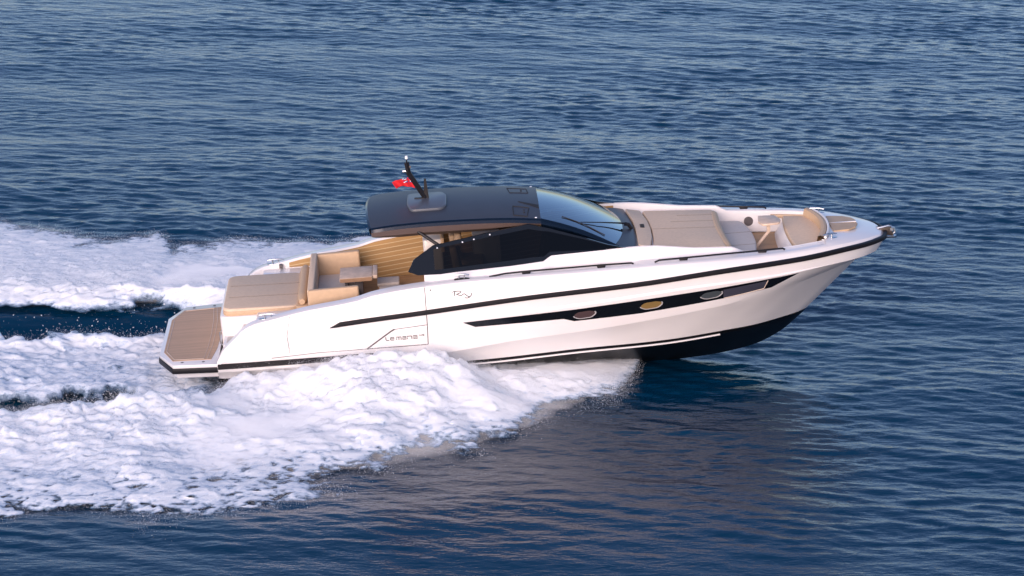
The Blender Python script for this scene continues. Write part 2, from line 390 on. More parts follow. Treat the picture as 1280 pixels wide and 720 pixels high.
p.grid(rows); hp = p.build('hull_window', 'pane', yacht, smooth=True)
p = MB(); p.tube([skin(9.84, .472, .012), skin(10.2, .504, .012), skin(10.55, .542, .012), skin(10.585, .622, .012), skin(10.62, .702, .012)], .008, 6); p.build('trim', 'inlay', hp, smooth=True)

# panel lines, recess and lettering on the starboard side
def skin_line(name, pts, r, m, par, off=.0, n=8):
    mb = MB(); P = []
    for (a, b), (c, d) in zip(pts, pts[1:]):
        for t in range(n): P.append(skin(a + (c - a) * t / n, b + (d - b) * t / n, off))
    P.append(skin(*pts[-1], off)); mb.tube(P, r, 5); return mb.build(name, m, par, smooth=True)
for par_pts, r in (([(4.715, 1.12), (4.712, .50), (4.70, .12)], .0075), ([(4.70, .115), (3.644, .105)], .009), ([(3.644, .105), (4.14, .445)], .013), ([(4.14, .445), (4.70, .487)], .0055), ([(3.644, .105), (2.8, .10), (2.0, .055)], .007)):
    skin_line('panel_seam', par_pts, r, 'line', hull)
mb = MB()
xs = np.linspace(2.0, 3.66, 20)
mb.grid([[skin(x, ip(x, [2.0, 3.66], [.07, .115]), .003) for x in xs], [skin(x, ip(x, [2.0, 2.1, 3.66], [.10, .20, .205]), .003) for x in xs]])
mb.build('side_recess', mat and 'gelm', hull, smooth=True)
ls = MB()
glyph = {'L': [[(.1, 1), (.1, .25), (.25, 0), (1, 0)]], 'e': [[(1, 0), (.1, 0), (0, .15), (0, .85), (.1, 1), (1, 1), (1, .5), (0, .5)]], 'm': [[(0, 0), (0, 1), (1, 1), (1, 0)], [(.5, 1), (.5, 0)]],
         'a': [[(.05, 1), (1, 1), (1, 0), (.05, 0), (0, .5), (1, .5)]], 'n': [[(0, 0), (0, 1), (.9, 1), (1, .9), (1, 0)]], 's': [[(1, 1), (0, 1), (0, .5), (1, .5), (1, 0), (0, 0)]],
         '4': [[(0, 1), (0, .45), (1, .45)], [(1, 1), (1, 0)]], '5': [[(1, 1), (0, 1), (0, .55), (1, .5), (1, 0), (0, 0)]]}
for ch, x0, x1, z0, h in (('L', 3.978, 4.04, .238, .062), ('e', 4.062, 4.125, .240, .052), ('m', 4.168, 4.245, .243, .052), ('a', 4.268, 4.33, .245, .052), ('n', 4.352, 4.43, .246, .052), ('s', 4.455, 4.527, .247, .055), ('4', 4.56, 4.595, .287, .026), ('5', 4.612, 4.645, .288, .026)):
    for st in glyph[ch]:
        ls.tube([skin(x0 + (x1 - x0) * a, z0 + h * b, .001) for a, b in st], .0075 if h > .04 else .0045, 5)
ls.build('model_lettering', 'letter', hull, smooth=True)
ls = MB()
for st in ([(5.179, 1.013), (5.20, 1.024), (5.226, 1.028), (5.27, 1.030), (5.317, 1.026), (5.336, 1.016), (5.325, 1.004), (5.279, .985), (5.243, .980), (5.29, .962), (5.334, .952), (5.35, .965), (5.372, .978), (5.393, .976), (5.43, .942), (5.469, .922), (5.499, .945), (5.514, .989)],
           [(5.226, 1.024), (5.205, .945)], [(5.499, .945), (5.468, .916), (5.434, .904), (5.383, .912)]):
    ls.tube([skin(a, b, .001) for a, b in st], .0085, 5)
ls.build('maker_emblem', 'letter', deck, smooth=True)
for f in (-1, 1):
    mb = MB(); xs_ = np.linspace(1.06, 3.75, 24); pts_ = [skin(x, -.045 + .02 * (x - 1) / 2.7, .02) for x in xs_]; pts_ = [(p[0], p[1] * -f, p[2]) for p in pts_]
    mb.grid([[(a, b + .03 * f * 0, c + .05) for a, b, c in pts_], pts_, [(a, b, c - .05) for a, b, c in pts_]])
    mb.build('stern_fender', 'black', hull, smooth=True)
# small fittings (drain and fuel caps) on the topsides
mb = MB()
for x, z in ((4.81, 1.075),):
    c = skin(x, z, .006); mb.tube([c, (c[0], c[1] - .008, c[2])], .014, 10)
mb.build('vent_cap', 'line', deck)

# ------------------------------------------------------------------ bathing platform
ol = [(.0, 1.02), (.28, 1.65), (1.06, 1.74)]; ol = ol + [(x, -y) for x, y in ol[::-1]]
mb = MB(); mb.prism(ol, -.075, 0); plat = mb.build('bathing_platform', 'gel', yacht, bevel=.012)
mb = MB(); mb.prism([(x - .02 if x < 1 else x, y * 1.013) for x, y in ol], -.155, -.055); mb.build('rubber_edge', 'black', plat, bevel=.02)
mb = MB(); mb.prism([(x + .05, y * .96) for x, y in ol], -.26, -.15); mb.build('platform_underside', 'gel', plat, bevel=.02)
tk = [(.07, .90), (.26, 1.42), (.93, 1.47)]; tk = tk + [(1.0, .9), (1.03, 0), (1.0, -.9)] + [(x, -y) for x, y in tk[::-1]]
mb = MB(); mb.prism(tk, -.01, .008); mb.build('teak_panel', 'teak', plat)
mb = MB()
mb.tube([(.12, .90, .009), (.29, 1.375, .009), (.80, 1.42, .009), (.84, .7, .009), (.85, 0, .009), (.84, -.7, .009), (.80, -1.42, .009), (.29, -1.375, .009), (.12, -.90, .009), (.12, .90, .009)], .006, 4)
mb.tube([(.86, 1.43, .009), (.91, .7, .009), (.92, 0, .009), (.91, -.7, .009), (.86, -1.43, .009)], .006, 4)
mb.build('inlay_strip', 'inlay', plat)
for x, y in ((.43, -1.52), (.80, -1.56), (.43, 1.56), (.80, 1.60)):
    mb = MB(); mb.lathe([(.001, .004), (.024, .004), (.028, 0)], (x, y, .001), 12); mb.build('deck_socket', 'line', plat)

# transom, sunpad plinth, stairs
mb = MB()
pl = arc([(1.10, -1.02), (1.10, 1.02), (2.62, 1.10), (2.62, -1.10)], 6, .2)
mb.prism(pl, 0.0, .60); trn = mb.build('transom_moulding', 'gel', yacht, bevel=.05, seg=3)
for sg in (1, -1):
    mb = MB()
    for x0, x1, z1 in ((1.16, 1.50, .26), (1.48, 1.78, .46), (1.76, 2.64, .64)):
        mb.box(x0, x1, min(sg * .95, sg * 1.53), max(sg * .95, sg * 1.53), 0, z1)
    mb.build('stair_moulding', 'gel', yacht, bevel=.03, seg=3)
for sg in (1, -1):
    mb = MB(); mb.prism(arc([(1.22, sg * 1.08), (1.44, sg * 1.08), (1.44, sg * 1.46), (1.22, sg * 1.46)], 4, .05), .255, .266); mb.build('step_tread', 'grey', yacht)
    mb = MB(); mb.prism(arc([(1.52, sg * 1.08), (1.72, sg * 1.08), (1.72, sg * 1.46), (1.52, sg * 1.46)], 4, .05), .455, .466); mb.build('step_tread', 'grey', yacht)
    mb = MB(); mb.tube([(1.12, sg * .93, .06), (1.075, sg * .93, .10), (1.075, sg * .93, .30), (1.12, sg * .93, .34)], .012, 8); mb.build('grab_handle', 'steel', yacht, smooth=True)
skin_line('panel_seam', [(2.38, .80), (2.30, .45), (2.32, .12)], .005, 'line', hull)

# cleats
def cleat(x, y, z, ry=0, L=.15, rec_=False):
    """two horned cleat on an oval plate"""
    pr = MB(); n = 20; ca, sa = math.cos(ry), math.sin(ry)
    T = lambda a, b, c: (x + a * ca - b * sa, y + a * sa + b * ca, z + c)
    pr.prism([T(L * 1.05 * math.cos(2 * math.pi * k / n), .06 * math.sin(2 * math.pi * k / n), 0)[:2] for k in range(n)], z, z + .016)
    o = pr.build('cleat_plate' if False else 'cleat', 'dark' if rec_ else 'steel', yacht, bevel=.005)
    m2 = MB(); m2.tube([T(-L, 0, .072), T(-L * .5, 0, .086), T(L * .5, 0, .086), T(L, 0, .072)], [.010, .016, .016, .010], 8)
    for q in (-.35, .35): m2.tube([T(L * q, 0, .014), T(L * q, 0, .084)], .014, 8)
    m2.build('horn', 'steel', o, smooth=True)
for sg in (1, -1):
    cleat(11.81, sg * .82, 1.125, sg * -.30); cleat(1.87 + .12, sg * 1.62, .705, sg * .05); cleat(5.36, sg * 1.68, 1.165, 0, .13, True)

# hand rails
def rail(pts, br):
    mb = MB(); mb.tube(pts, .016, 8); o = mb.build('hand_rail', 'black', yacht, smooth=True)
    for p in br:
        b = MB(); b.hull8([(p[0] - .05, p[1] - .014, p[2] - .075), (p[0] + .05, p[1] - .014, p[2] - .075), (p[0] + .05, p[1] + .014, p[2] - .075), (p[0] - .05, p[1] + .014, p[2] - .075),
                           (p[0] - .085, p[1] - .014, p[2]), (p[0] + .085, p[1] - .014, p[2]), (p[0] + .085, p[1] + .014, p[2]), (p[0] - .085, p[1] + .014, p[2])])
        b.build('bracket', 'black', o, bevel=.006)
for sg in (1, -1):
    Y = lambda l: [(a, sg * b, c) for a, b, c in l]
    rail(Y([(5.83, 1.665, 1.17), (6.1, 1.66, 1.205), (6.43, 1.66, 1.215), (7.76, 1.655, 1.225), (8.28, 1.64, 1.215), (8.32, 1.64, 1.20)]), Y([(6.47, 1.66, 1.212), (7.76, 1.655, 1.222)]))
    rail(Y([(8.68, 1.67, 1.205), (8.76, 1.665, 1.235), (9.18, 1.63, 1.232), (9.9, 1.51, 1.21), (10.57, 1.38, 1.18), (10.93, 1.30, 1.165), (10.97, 1.295, 1.14)]), Y([(9.18, 1.63, 1.23), (10.57, 1.38, 1.178)]))

# ------------------------------------------------------------------ cockpit
mb = MB(); mb.box(2.55, 8.3, -1.5, 1.5, .27, .33); mb.build('cockpit_sole', 'teakfl', yacht)
for sg in (1, -1):
    mb = MB(); xs = np.linspace(2.66, 4.70, 24)
    mb.grid([[(x, sg * 1.512, .33) for x in xs], [(x, sg * 1.512, g0(x)[2] - .025) for x in xs], [(x, sg * 1.519, g0(x)[2] - .02) for x in xs]])
    xs2 = np.linspace(4.73, 8.2, 20)
    mb.grid([[(x, sg * (ip(x, Wx, Wy) - .056), .33) for x in xs2], [(x, sg * (ip(x, Wx, Wy) - .046), ip(x, Wx, Wz) - .04) for x in xs2]])
    mb.grid([[(x, sg * 1.512, .65) for x in (2.24, 2.45, 2.66)], [(x, sg * 1.512, g0(x)[2] - .025) for x in (2.24, 2.45, 2.66)]])
    mb.build('teak_lining', 'teakin', yacht)
mb = MB(); mb.box(2.06, 2.12, 1.44, 1.514, .66, .73); mb.build('courtesy_light', 'line', yacht)
# sunpad aft
mb = MB(); pad = arc([(1.17, -.99), (1.17, .97), (2.50, .99), (2.50, -.99)], 8, .20)
mb.prism([(a, b) for a, b in pad], .60, lambda x, y: .735 - .02 * (x - 1.17)); sp = mb.build('aft_sunpad', 'fab', yacht, bevel=.028, seg=3)
mb = MB(); mb.prism([(1.83 + (a - 1.83) * 1.012, b * 1.012) for a, b in pad], .598, .685); mb.build('sunpad_side', 'tan', sp, bevel=.02, seg=3)  # upright band in the warm-lit tan, top left taupe
mb = MB()
for y in (-.33, .33):
    mb = MB(); mb.tube([(1.24, y, .735), (1.85, y, .723), (2.48, y, .711)], .004, 4); mb.build('stitching', 'seam', sp)
mb = MB(); mb.tube([(2.56, y, .76 - .0 * y) for y in np.linspace(-.98, 1.08, 14)], [.05] + [.085] * 12 + [.05], 12); mb.build('headrest_bolster', 'tan', yacht, smooth=True)
mb = MB(); mb.prism(arc([(2.45, -1.02), (2.66, -1.02), (2.66, 1.06), (2.45, 1.06)], 3, .03), .58, .70); mb.build('bolster_base', 'tan', yacht, bevel=.02)
# U sofa
mb = MB(); mb.box(2.67, 3.52, -1.10, 1.14, .33, .52); sofa = mb.build('sofa', 'gelm', yacht, bevel=.02)
mb = MB(); mb.prism(arc([(2.67, -1.14), (2.79, -1.14), (2.79, 1.12), (2.67, 1.12)], 4, .03), .50, 1.005); mb.build('backrest', 'fab', sofa, bevel=.025, seg=3)
mb = MB(); mb.prism(arc([(2.68, -1.17), (3.57, -1.17), (3.57, -1.05), (2.68, -1.05)], 5, .05), .40, lambda x, y: 1.005 + .02 * (x - 2.68)); mb.build('backrest', 'tan', sofa, bevel=.03, seg=3)
mb = MB(); mb.prism(arc([(2.68, 1.02), (3.55, 1.02), (3.55, 1.15), (2.68, 1.15)], 5, .05), .50, lambda x, y: .985 + .02 * (x - 2.68)); mb.build('backrest', 'tan', sofa, bevel=.03, seg=3)
mb = MB(); mb.prism(arc([(2.785, -1.04), (3.52, -1.04), (3.52, 1.01), (2.785, 1.01)], 5, .06), .52, .615); mb.build('seat_cushion', 'grey', sofa, bevel=.03, seg=3)
# dining table
mb = MB(); mb.box(3.20, 3.78, -.09, .58, .79, .85); tb = mb.build('dining_table', 'oak', yacht, bevel=.01)
mb = MB(); mb.box(3.785, 3.87, -.09 + .06, .60, .79, .852); mb.build('table_leaf', 'oak', tb, bevel=.01)
mb = MB(); mb.box(3.21, 3.77, -.096, -.088, .775, .842); mb.build('table_edge', 'oakd', tb)
for a, b in ((3.46, 3.60), (3.28, 3.34)):
    mb = MB(); mb.box(a, b, .08, .40, .33, .79); mb.build('table_leg', 'line', tb, bevel=.01)
# low stools
for x0, y0, y1 in ((3.84, .42, .80), (3.88, -.02, .28)):
    mb = MB(); mb.box(x0 + .01, x0 + .39, y0 + .01, y1 - .01, .33, .49); st = mb.build('stool', 'oakd', yacht, bevel=.008)
    mb = MB(); mb.box(x0, x0 + .40, y0, y1, .49, .55); mb.build('stool_cushion', 'grey', st, bevel=.02, seg=3)
# wet bar and helm
mb = MB(); mb.prism(arc([(4.71, .92), (5.06, .92), (5.06, 1.42), (4.71, 1.42)], 5, .06), .33, 1.14); wet = mb.build('wet_bar', 'gel', yacht, bevel=.02)
mb = MB(); mb.prism(arc([(5.03, .90), (5.09, .90), (5.09, 1.42), (5.03, 1.42)], 3, .02), .9, 1.16); mb.build('bar_lip', 'tan', wet, bevel=.01)
mb = MB(); mb.box(5.6, 6.1, .55, 1.40, .33, 1.27); mb.build('galley_cabinet', 'gel', yacht, bevel=.03)
for y in (-.32, .45):
    mb = MB(); mb.box(5.25, 5.75, y - .25, y + .25, .33, .80); hs = mb.build('helm_seat', 'gelm', yacht, bevel=.03)
    mb = MB(); mb.prism(arc([(5.22, y - .27), (5.78, y - .27), (5.78, y + .27), (5.22, y + .27)], 5, .08), .80, .93); mb.build('seat_cushion', 'tan', hs, bevel=.04, seg=3)
    mb = MB(); mb.hull8([(5.24, y - .26, .9), (5.40, y - .26, .9), (5.40, y + .26, .9), (5.24, y + .26, .9), (5.18, y - .22, 1.40), (5.30, y - .22, 1.40), (5.30, y + .22, 1.40), (5.18, y + .22, 1.40)]); mb.build('backrest', 'tan', hs, bevel=.04, seg=3)
    if y < 0:
        mb = MB(); mb.hull8([(5.27, y - .16, 1.40), (5.42, y - .16, 1.40), (5.42, y + .16, 1.40), (5.27, y + .16, 1.40), (5.29, y - .13, 1.62), (5.40, y - .13, 1.62), (5.40, y + .13, 1.62), (5.29, y + .13, 1.62)]); mb.build('headrest', 'tan', hs, bevel=.04, seg=3)
mb = MB(); mb.hull8([(6.75, -1.36, .4), (8.1, -1.30, .4), (8.1, 1.30, .4), (6.75, 1.36, .4), (6.9, -1.36, 1.15), (8.15, -1.30, 1.30), (8.15, 1.30, 1.30), (6.9, 1.36, 1.15)]); dash = mb.build('dashboard', 'dark', yacht, bevel=.04)
mb = MB(); mb.tube([(6.82 + .04 * math.sin(a), -.4 + .18 * math.cos(a), 1.18 + .18 * math.sin(a)) for a in np.linspace(0, 2 * math.pi, 25)], .014, 8, False); mb.tube([(6.86, -.4, 1.05), (6.82, -.4, 1.18)], .02, 8); mb.build('steering_wheel', 'line', dash, smooth=True)

# ------------------------------------------------------------------ hardtop, windscreen, side glazing
zc = mk([3.80, 4.3, 4.8, 5.7, 6.3, 6.80], [2.115, 2.155, 2.165, 2.145, 2.11, 2.055])
def roof_pt(x, s, up=0):   # s in -1..1 across
    w = ip(x, [3.8, 4.0, 6.8], [1.03, 1.06, 1.03]); y = s * w
    return (x - .10 * (1 - s * s) * 0 + (.06 * s * s if x < 3.9 else 0), y, zc(x) - .105 * s * s + up)
xs = list(np.linspace(3.80, 6.80, 31)); ss = list(np.linspace(-1, 1, 25))
mb = MB()
top = [[roof_pt(x, s) for s in ss] for x in xs]
mb.grid(top)
mb.build('hardtop', 'navy', yacht, smooth=True); ht = C.objects['hardtop']
ed = MB()       # dark glossy rim, then the lower flank and headliner
def flank(x, sg):
    x0, y, z = roof_pt(x, sg); d = ip(x, [3.80, 4.3, 5.2, 5.9, 6.8], [.12, .18, .19, .17, .04])
    return [(x0, y, z), (x0, y + sg * .05, z - .022), (x0, y + sg * .075, z - .07)], [(x0, y + sg * .075, z - .07), (x0 + .01, y + sg * .055, z - .075 - d * .55), (x0 + .03, y - sg * .10, z - .08 - d)]
for sg in (1, -1):
    ed.grid([flank(x, sg)[0] for x in xs])
a = [roof_pt(3.80, s) for s in ss]; ed.grid([a, [(x - .035, y * 1.03, z - .02) for x, y, z in a], [(x - .02, y * 1.06, z - .075) for x, y, z in a]])
ed.build('roof_rim', 'navyd', ht, smooth=True)
fl = MB()
for sg in (1, -1): fl.grid([flank(x, sg)[1] for x in xs])
fl.grid([[flank(x, -1)[1][2] for x in xs], [(x, 0, zc(x) - .17) for x in xs], [flank(x, 1)[1][2] for x in xs]])
b = [(x - .02, y * 1.06, z - .075) for x, y, z in a]; fl.grid([b, [(3.86, y * .9, z - .16) for x, y, z in a]])
fl.build('headliner', 'under', ht, smooth=True)
# low aerial pod, hatches and slot on the roof
mb = MB(); ring = arc([(4.52, .33), (5.12, .33), (5.20, .10), (5.19, -.50), (5.10, -.62), (4.56, -.62), (4.50, -.3)], 4, .10)
mb.prism(ring, lambda x, y: roof_pt(x, y / 1.05)[2] - .02, lambda x, y: roof_pt(x, y / 1.05)[2] + .045); mb.build('aerial_pod', 'pod', ht, bevel=.018, seg=3)
def frame_on_roof(name, q, m, rr=.008):
    mb = MB(); P = []
    for (a, b), (c, d) in zip(q, q[1:] + q[:1]):
        for t in range(5): P.append(roof_pt(a + (c - a) * t / 5, (b + (d - b) * t / 5) / 1.04, .003))
    mb.tube(P + [P[0]], rr, 5, False); return mb.build(name, m, ht)
for q in ([(6.28, .62), (6.62, .60), (6.64, .22), (6.32, .20)], [(6.34, -.56), (6.62, -.62), (6.57, -.98), (6.34, -.94)]):
    h = frame_on_roof('roof_hatch', q, 'dark')
    cx, cy = sum(a for a, b in q) / 4, sum(b for a, b in q) / 4
    for d in (-.05, .05):
        mb = MB(); p_ = roof_pt(cx + .06, (cy + d) / 1.04, 0); mb.lathe([(.001, .012), (.012, .012), (.014, 0)], p_, 8)
        mb.build('latch', 'dark', h)
mb = MB(); mb.hull8([roof_pt(6.44, -.34 / 1.04, -.01), roof_pt(6.79, -.62 / 1.04, -.01), roof_pt(6.79, -.47 / 1.04, -.01), roof_pt(6.46, -.32 / 1.04, -.01), roof_pt(6.44, -.34 / 1.04, .006), roof_pt(6.79, -.62 / 1.04, .006), roof_pt(6.79, -.47 / 1.04, .006), roof_pt(6.46, -.32 / 1.04, .006)]); mb.build('air_slot', 'dark', ht)
for sg in (1, -1):
    mb = MB(); mb.lathe([(.001, .012), (.018, .010), (.022, 0)], roof_pt(6.72, sg * .97, 0), 8); mb.build('roof_lamp', 'lens', ht)
    mb = MB(); mb.tube([(4.60, sg * 1.06, 1.95), (5.02, sg * 1.24, 1.665)], .03, 8); mb.build('roof_strut', 'black', ht, smooth=True)
# windscreen
def ws_pt(u, v, up=0):
    yt = ip(abs(u), [0, 1], [0, 1.0]) ; y = u * (1.02 + .13 * v)
    xt = 6.80; xb = 8.26 - .20 * u * u; zt = zc(6.80) - .105 * u * u; zb = 1.425 - .0 * u * u
    return (xt + (xb - xt) * v, y, zt + (zb - zt) * v + .075 * math.sin(math.pi * v) * (1 - .3 * u * u) + up)
us = np.linspace(-1, 1, 33); vs = np.linspace(0, 1, 21)
mb = MB(); mb.grid([[ws_pt(u, v) for u in us] for v in vs]); wso = mb.build('windscreen', 'ws', yacht, smooth=True)
for sg in (1, -1):
    mb = MB(); mb.grid([[ws_pt(sg, v, .004) for v in vs], [(p[0], p[1] + sg * .05, p[2] - .02) for p in [ws_pt(sg, v) for v in vs]], [(p[0] + .015 * 0, p[1] + sg * .085, p[2] - .075 * (1 - .35 * v)) for p, v in [(ws_pt(sg, v), v) for v in vs]], [(p[0], p[1] + sg * .05, p[2] - .15 * (1 - .55 * v)) for p, v in [(ws_pt(sg, v), v) for v in vs]]])
    mb.build('screen_pillar', 'navyd', wso, smooth=True)
mb = MB()
cw = []
for t in np.linspace(0, 1, 6):
    cw.append([(ws_pt(u, 1)[0] + t * (8.47 - .10 * u * u - ws_pt(u, 1)[0]), u * (1.15 + .20 * t), 1.42 + .012 * math.sin(math.pi * t) - .10 * t) for u in us])
mb.grid(cw); mb.build('screen_cowl', 'navy', wso, smooth=True)
mb = MB(); mb.tube([(8.42, -.12, 1.375), (8.36, -.13, 1.46), (8.30, -.15, 1.48)], .035, 8); mb.tube([(8.32, -.15, 1.49), ws_pt(-.55, .74, .05), ws_pt(-.78, .52, .02)], [.018, .010, .008], 6)
wp = mb.build('wiper', 'black', wso, smooth=True)
mb = MB(); mb.tube([ws_pt(-.76, .28, .014), ws_pt(-.80, .55, .014), ws_pt(-.88, .84, .014)], .008, 6); mb.build('wiper_blade', 'black', wp, smooth=True)
# side glazing
def wpt(x, z, sg, off=0): return (x, sg * (1.5 - (z - 1.27) * .5 + off), z)
wo_x = [4.45, 4.56, 4.91, 5.91, 6.57, 6.93, 7.44, 7.91, 8.24]; wo_z = [1.31, 1.49, 1.69, 1.83, 1.91, 1.82, 1.66, 1.50, 1.425]
wl_x = [4.45, 4.62, 5.02, 6.24, 6.80, 6.90, 8.24]; wl_z = [1.31, 1.245, 1.235, 1.27, 1.30, 1.385, 1.415]
xs = sorted(set(list(np.linspace(4.45, 8.24, 60)) + wo_x + wl_x))
for sg in (1, -1):
    mb = MB(); rows = []
    for t in (0, .12, .16): rows.append([wpt(x, ip(x, wl_x, wl_z) + t * (ip(x, wo_x, wo_z) - ip(x, wl_x, wl_z)), sg) for x in xs])
    mb.grid(rows)
    rows = [[wpt(x, ip(x, wl_x, wl_z) + t * (ip(x, wo_x, wo_z) - ip(x, wl_x, wl_z)), sg) for x in xs] for t in (.88, 1)]
    mb.grid(rows)
    xa = [x for x in xs if x < 4.95]; mb.grid([[wpt(x, ip(x, wl_x, wl_z) + t * (ip(x, wo_x, wo_z) - ip(x, wl_x, wl_z)), sg) for x in xa] for t in (.16, .88)])
    mb.grid([[wpt(x, ip(x, wo_x, wo_z), sg, o) for x in xs] for o in (0, -.03)])
    sw = mb.build('side_window', 'glass', yacht, smooth=True)
    mb = MB(); xb = xs[len(xa) - 1:]; mb.grid([[wpt(x, ip(x, wl_x, wl_z) + t * (ip(x, wo_x, wo_z) - ip(x, wl_x, wl_z)), sg, -.006) for x in xb] for t in (.14, .5, .9)]); mb.build('pane', 'side', sw, smooth=True)
    for x, z in ((4.98, 1.655), (5.42, 1.715), (5.62, 1.745), (5.9, 1.80)):
        mb = MB(); p_ = wpt(x, z, sg, .012); mb.lathe([(.001, .012), (.012, .008), (.014, -.01)], p_, 8); mb.build('screw_head', 'lens', sw)
# mast with light
mb = MB()
mb.hull8([(4.80, -.035, 2.13), (4.90, -.035, 2.13), (4.90, .035, 2.13), (4.80, .035, 2.13), (4.83, -.025, 2.54), (4.865, -.025, 2.54), (4.865, .025, 2.54), (4.83, .025, 2.54)])
mb.hull8([(4.62, -.05, 2.165), (4.90, -.05, 2.165), (4.90, .03, 2.165), (4.62, .03, 2.165), (4.64, -.04, 2.205), (4.88, -.04, 2.205), (4.88, .02, 2.205), (4.64, .02, 2.205)])
mb.tube([(4.85, 0, 2.16), (4.70, 0, 2.43)], .05, 6); mb.tube([(4.70, 0, 2.43), (4.562, 0, 2.68)], .05, 6); mb.tube([(4.572, 0, 2.655), (4.55, 0, 2.86)], .048, 6)
mb.tube([(4.55, 0, 2.83), (4.555, 0, 2.92)], .012, 6)
mast = mb.build('mast', 'black', yacht, smooth=True, angle=40)
mb = MB(); mb.lathe([(.001, .05), (.024, .045), (.028, 0), (.02, -.01), (.001, -.01)], (4.555, 0, 2.93), 10); mb.build('masthead_light', 'lens', mast, smooth=True)
mb = MB(); mb.tube([(4.47, 0, 2.70), (4.545, 0, 2.70)], .028, 8); mb.build('deck_light', 'steel', mast); mb = MB(); mb.tube([(4.56, -.01, 2.78), (4.62, -.01, 2.775)], .022, 8); mb.build('horn', 'line', mast)
# far roof edge aerial fin
# ------------------------------------------------------------------ foredeck lounge
mb = MB(); xs = np.linspace(8.40, 10.03, 12)
mb.hull8([(8.38, -1.36, .7), (10.02, -1.29, .7), (10.02, 1.29, .7), (8.38, 1.36, .7), (8.38, -1.36, 1.24), (10.02, -1.29, 1.13), (10.02, 1.29, 1.13), (8.38, 1.36, 1.24)]); mb.build('coachroof', 'gel', yacht, bevel=.02)
zp = lambda x, y: 1.31 - .045 * (x - 8.6)
mb = MB(); sp = arc([(8.70, -1.24), (9.98, -1.20), (9.94, -.5), (9.93, 0), (9.94, .5), (9.98, 1.14), (8.70, 1.20), (8.76, .6), (8.78, 0), (8.76, -.6)], 4, .08)
mb.prism(sp, 1.12, zp); fs = mb.build('fore_sunpad', 'fab', yacht, bevel=.025, seg=3)
mb = MB(); mb.prism([(9.3 + (a - 9.3) * 1.004, b * 1.006) for a, b in sp], 1.10, lambda x, y: zp(x, y) - .045); mb.build('sunpad_side', 'tan', fs, bevel=.015)
mb = MB()
for y, xa, xb in ((0.0, 8.80, 9.92), (.42, 9.15, 9.92), (.80, 9.3, 9.95)):
    mb = MB(); mb.tube([(xa, y, zp(xa, 0) + .001), (xb, y, zp(xb, 0) + .001)], .0035, 4); mb.build('stitching', 'seam', fs)
mb = MB(); h_ = [(8.46, -1.05), (8.66, -1.13), (8.74, -.5), (8.76, 0), (8.74, .5), (8.66, 1.13), (8.40, 1.2), (8.48, .5), (8.49, 0), (8.48, -.5)]
mb.prism(arc(h_, 3, .05), 1.2, lambda x, y: 1.365 - .13 * (x - 8.4)); hr = mb.build('headrest_cushion', 'fab', yacht, bevel=.02, seg=3)
mb = MB(); mb.prism([(8.44 + (a - 8.44) * .985, b * 1.01) for a, b in arc(h_, 3, .05)], 1.19, lambda x, y: 1.33 - .13 * (x - 8.4)); mb.build('cushion_side', 'tan', hr, bevel=.01)
for k in range(3):
    mb = MB(); mb.box(8.58 + .001 * k, 8.655, .02 + .075 * k, .06 + .075 * k, 1.335, 1.348); mb.build('cup_slot', 'dark', hr)
mb = MB(); lip = [(9.985 + .055 * (1 - (y / 1.14) ** 2) * -.6 + .03 * (y < 0) * (-y / 1.14), y, 1.19 - .01 * abs(y)) for y in np.linspace(-1.16, 1.12, 17)]
mb.tube(lip, [.05] + [.08] * 15 + [.05], 10); bk = mb.build('lounge_backrest', 'tan', yacht, smooth=True)
mb = MB(); rows = [[(p[0] + .05, p[1], p[2] - .01) for p in lip], [(p[0] + .07, p[1], .95) for p in lip]]; mb.grid(rows); mb.build('backrest_face', 'tan', bk, smooth=True)
mb = MB(); ls_ = arc([(10.03, -1.14), (10.36, -1.12), (10.54, -.75), (10.60, -.2), (10.60, .35), (10.52, .95), (10.44, 1.16), (10.03, 1.2)], 4, .12)
mb.prism(ls_, .74, .90); lb = mb.build('lounge_seat', 'gelm', yacht, bevel=.01)
mb = MB(); mb.prism(ls_, .90, 1.0); mb.build('seat_cushion', 'grey', lb, bevel=.03, seg=3)
mb = MB()
for y in (-.38, .38):
    mb = MB(); mb.tube([(10.10, y, 1.001), (10.57, y, 1.001)], .0035, 4); mb.build('stitching', 'seam', lb)
mb = MB(); mb.prism([(9.9, -1.25), (11.2, -1.10), (11.6, -.9), (11.6, .9), (11.2, 1.10), (9.9, 1.25)], .70, .745); mb.build('lounge_sole', 'teakfl', yacht)
# cocktail table
T0 = (10.86, .18, .98)
mb = MB(); mb.prism(arc([(10.68, .10), (10.74, -.10), (11.04, -.06), (11.09, .12), (11.02, .42), (10.72, .46)], 3, .04), 1.225, 1.265); ct = mb.build('cocktail_table', 'oak', yacht, bevel=.01)
mb = MB(); mb.hull8([(10.84, .15, 1.03), (10.90, .15, 1.03), (10.90, .21, 1.03), (10.84, .21, 1.03), (10.84, .15, 1.23), (10.90, .15, 1.23), (10.90, .21, 1.23), (10.84, .21, 1.23)]); mb.tube([(10.88, .18, 1.05), (10.60, .12, .75)], .03, 8); mb.build('table_leg', 'oak', ct, bevel=.006)
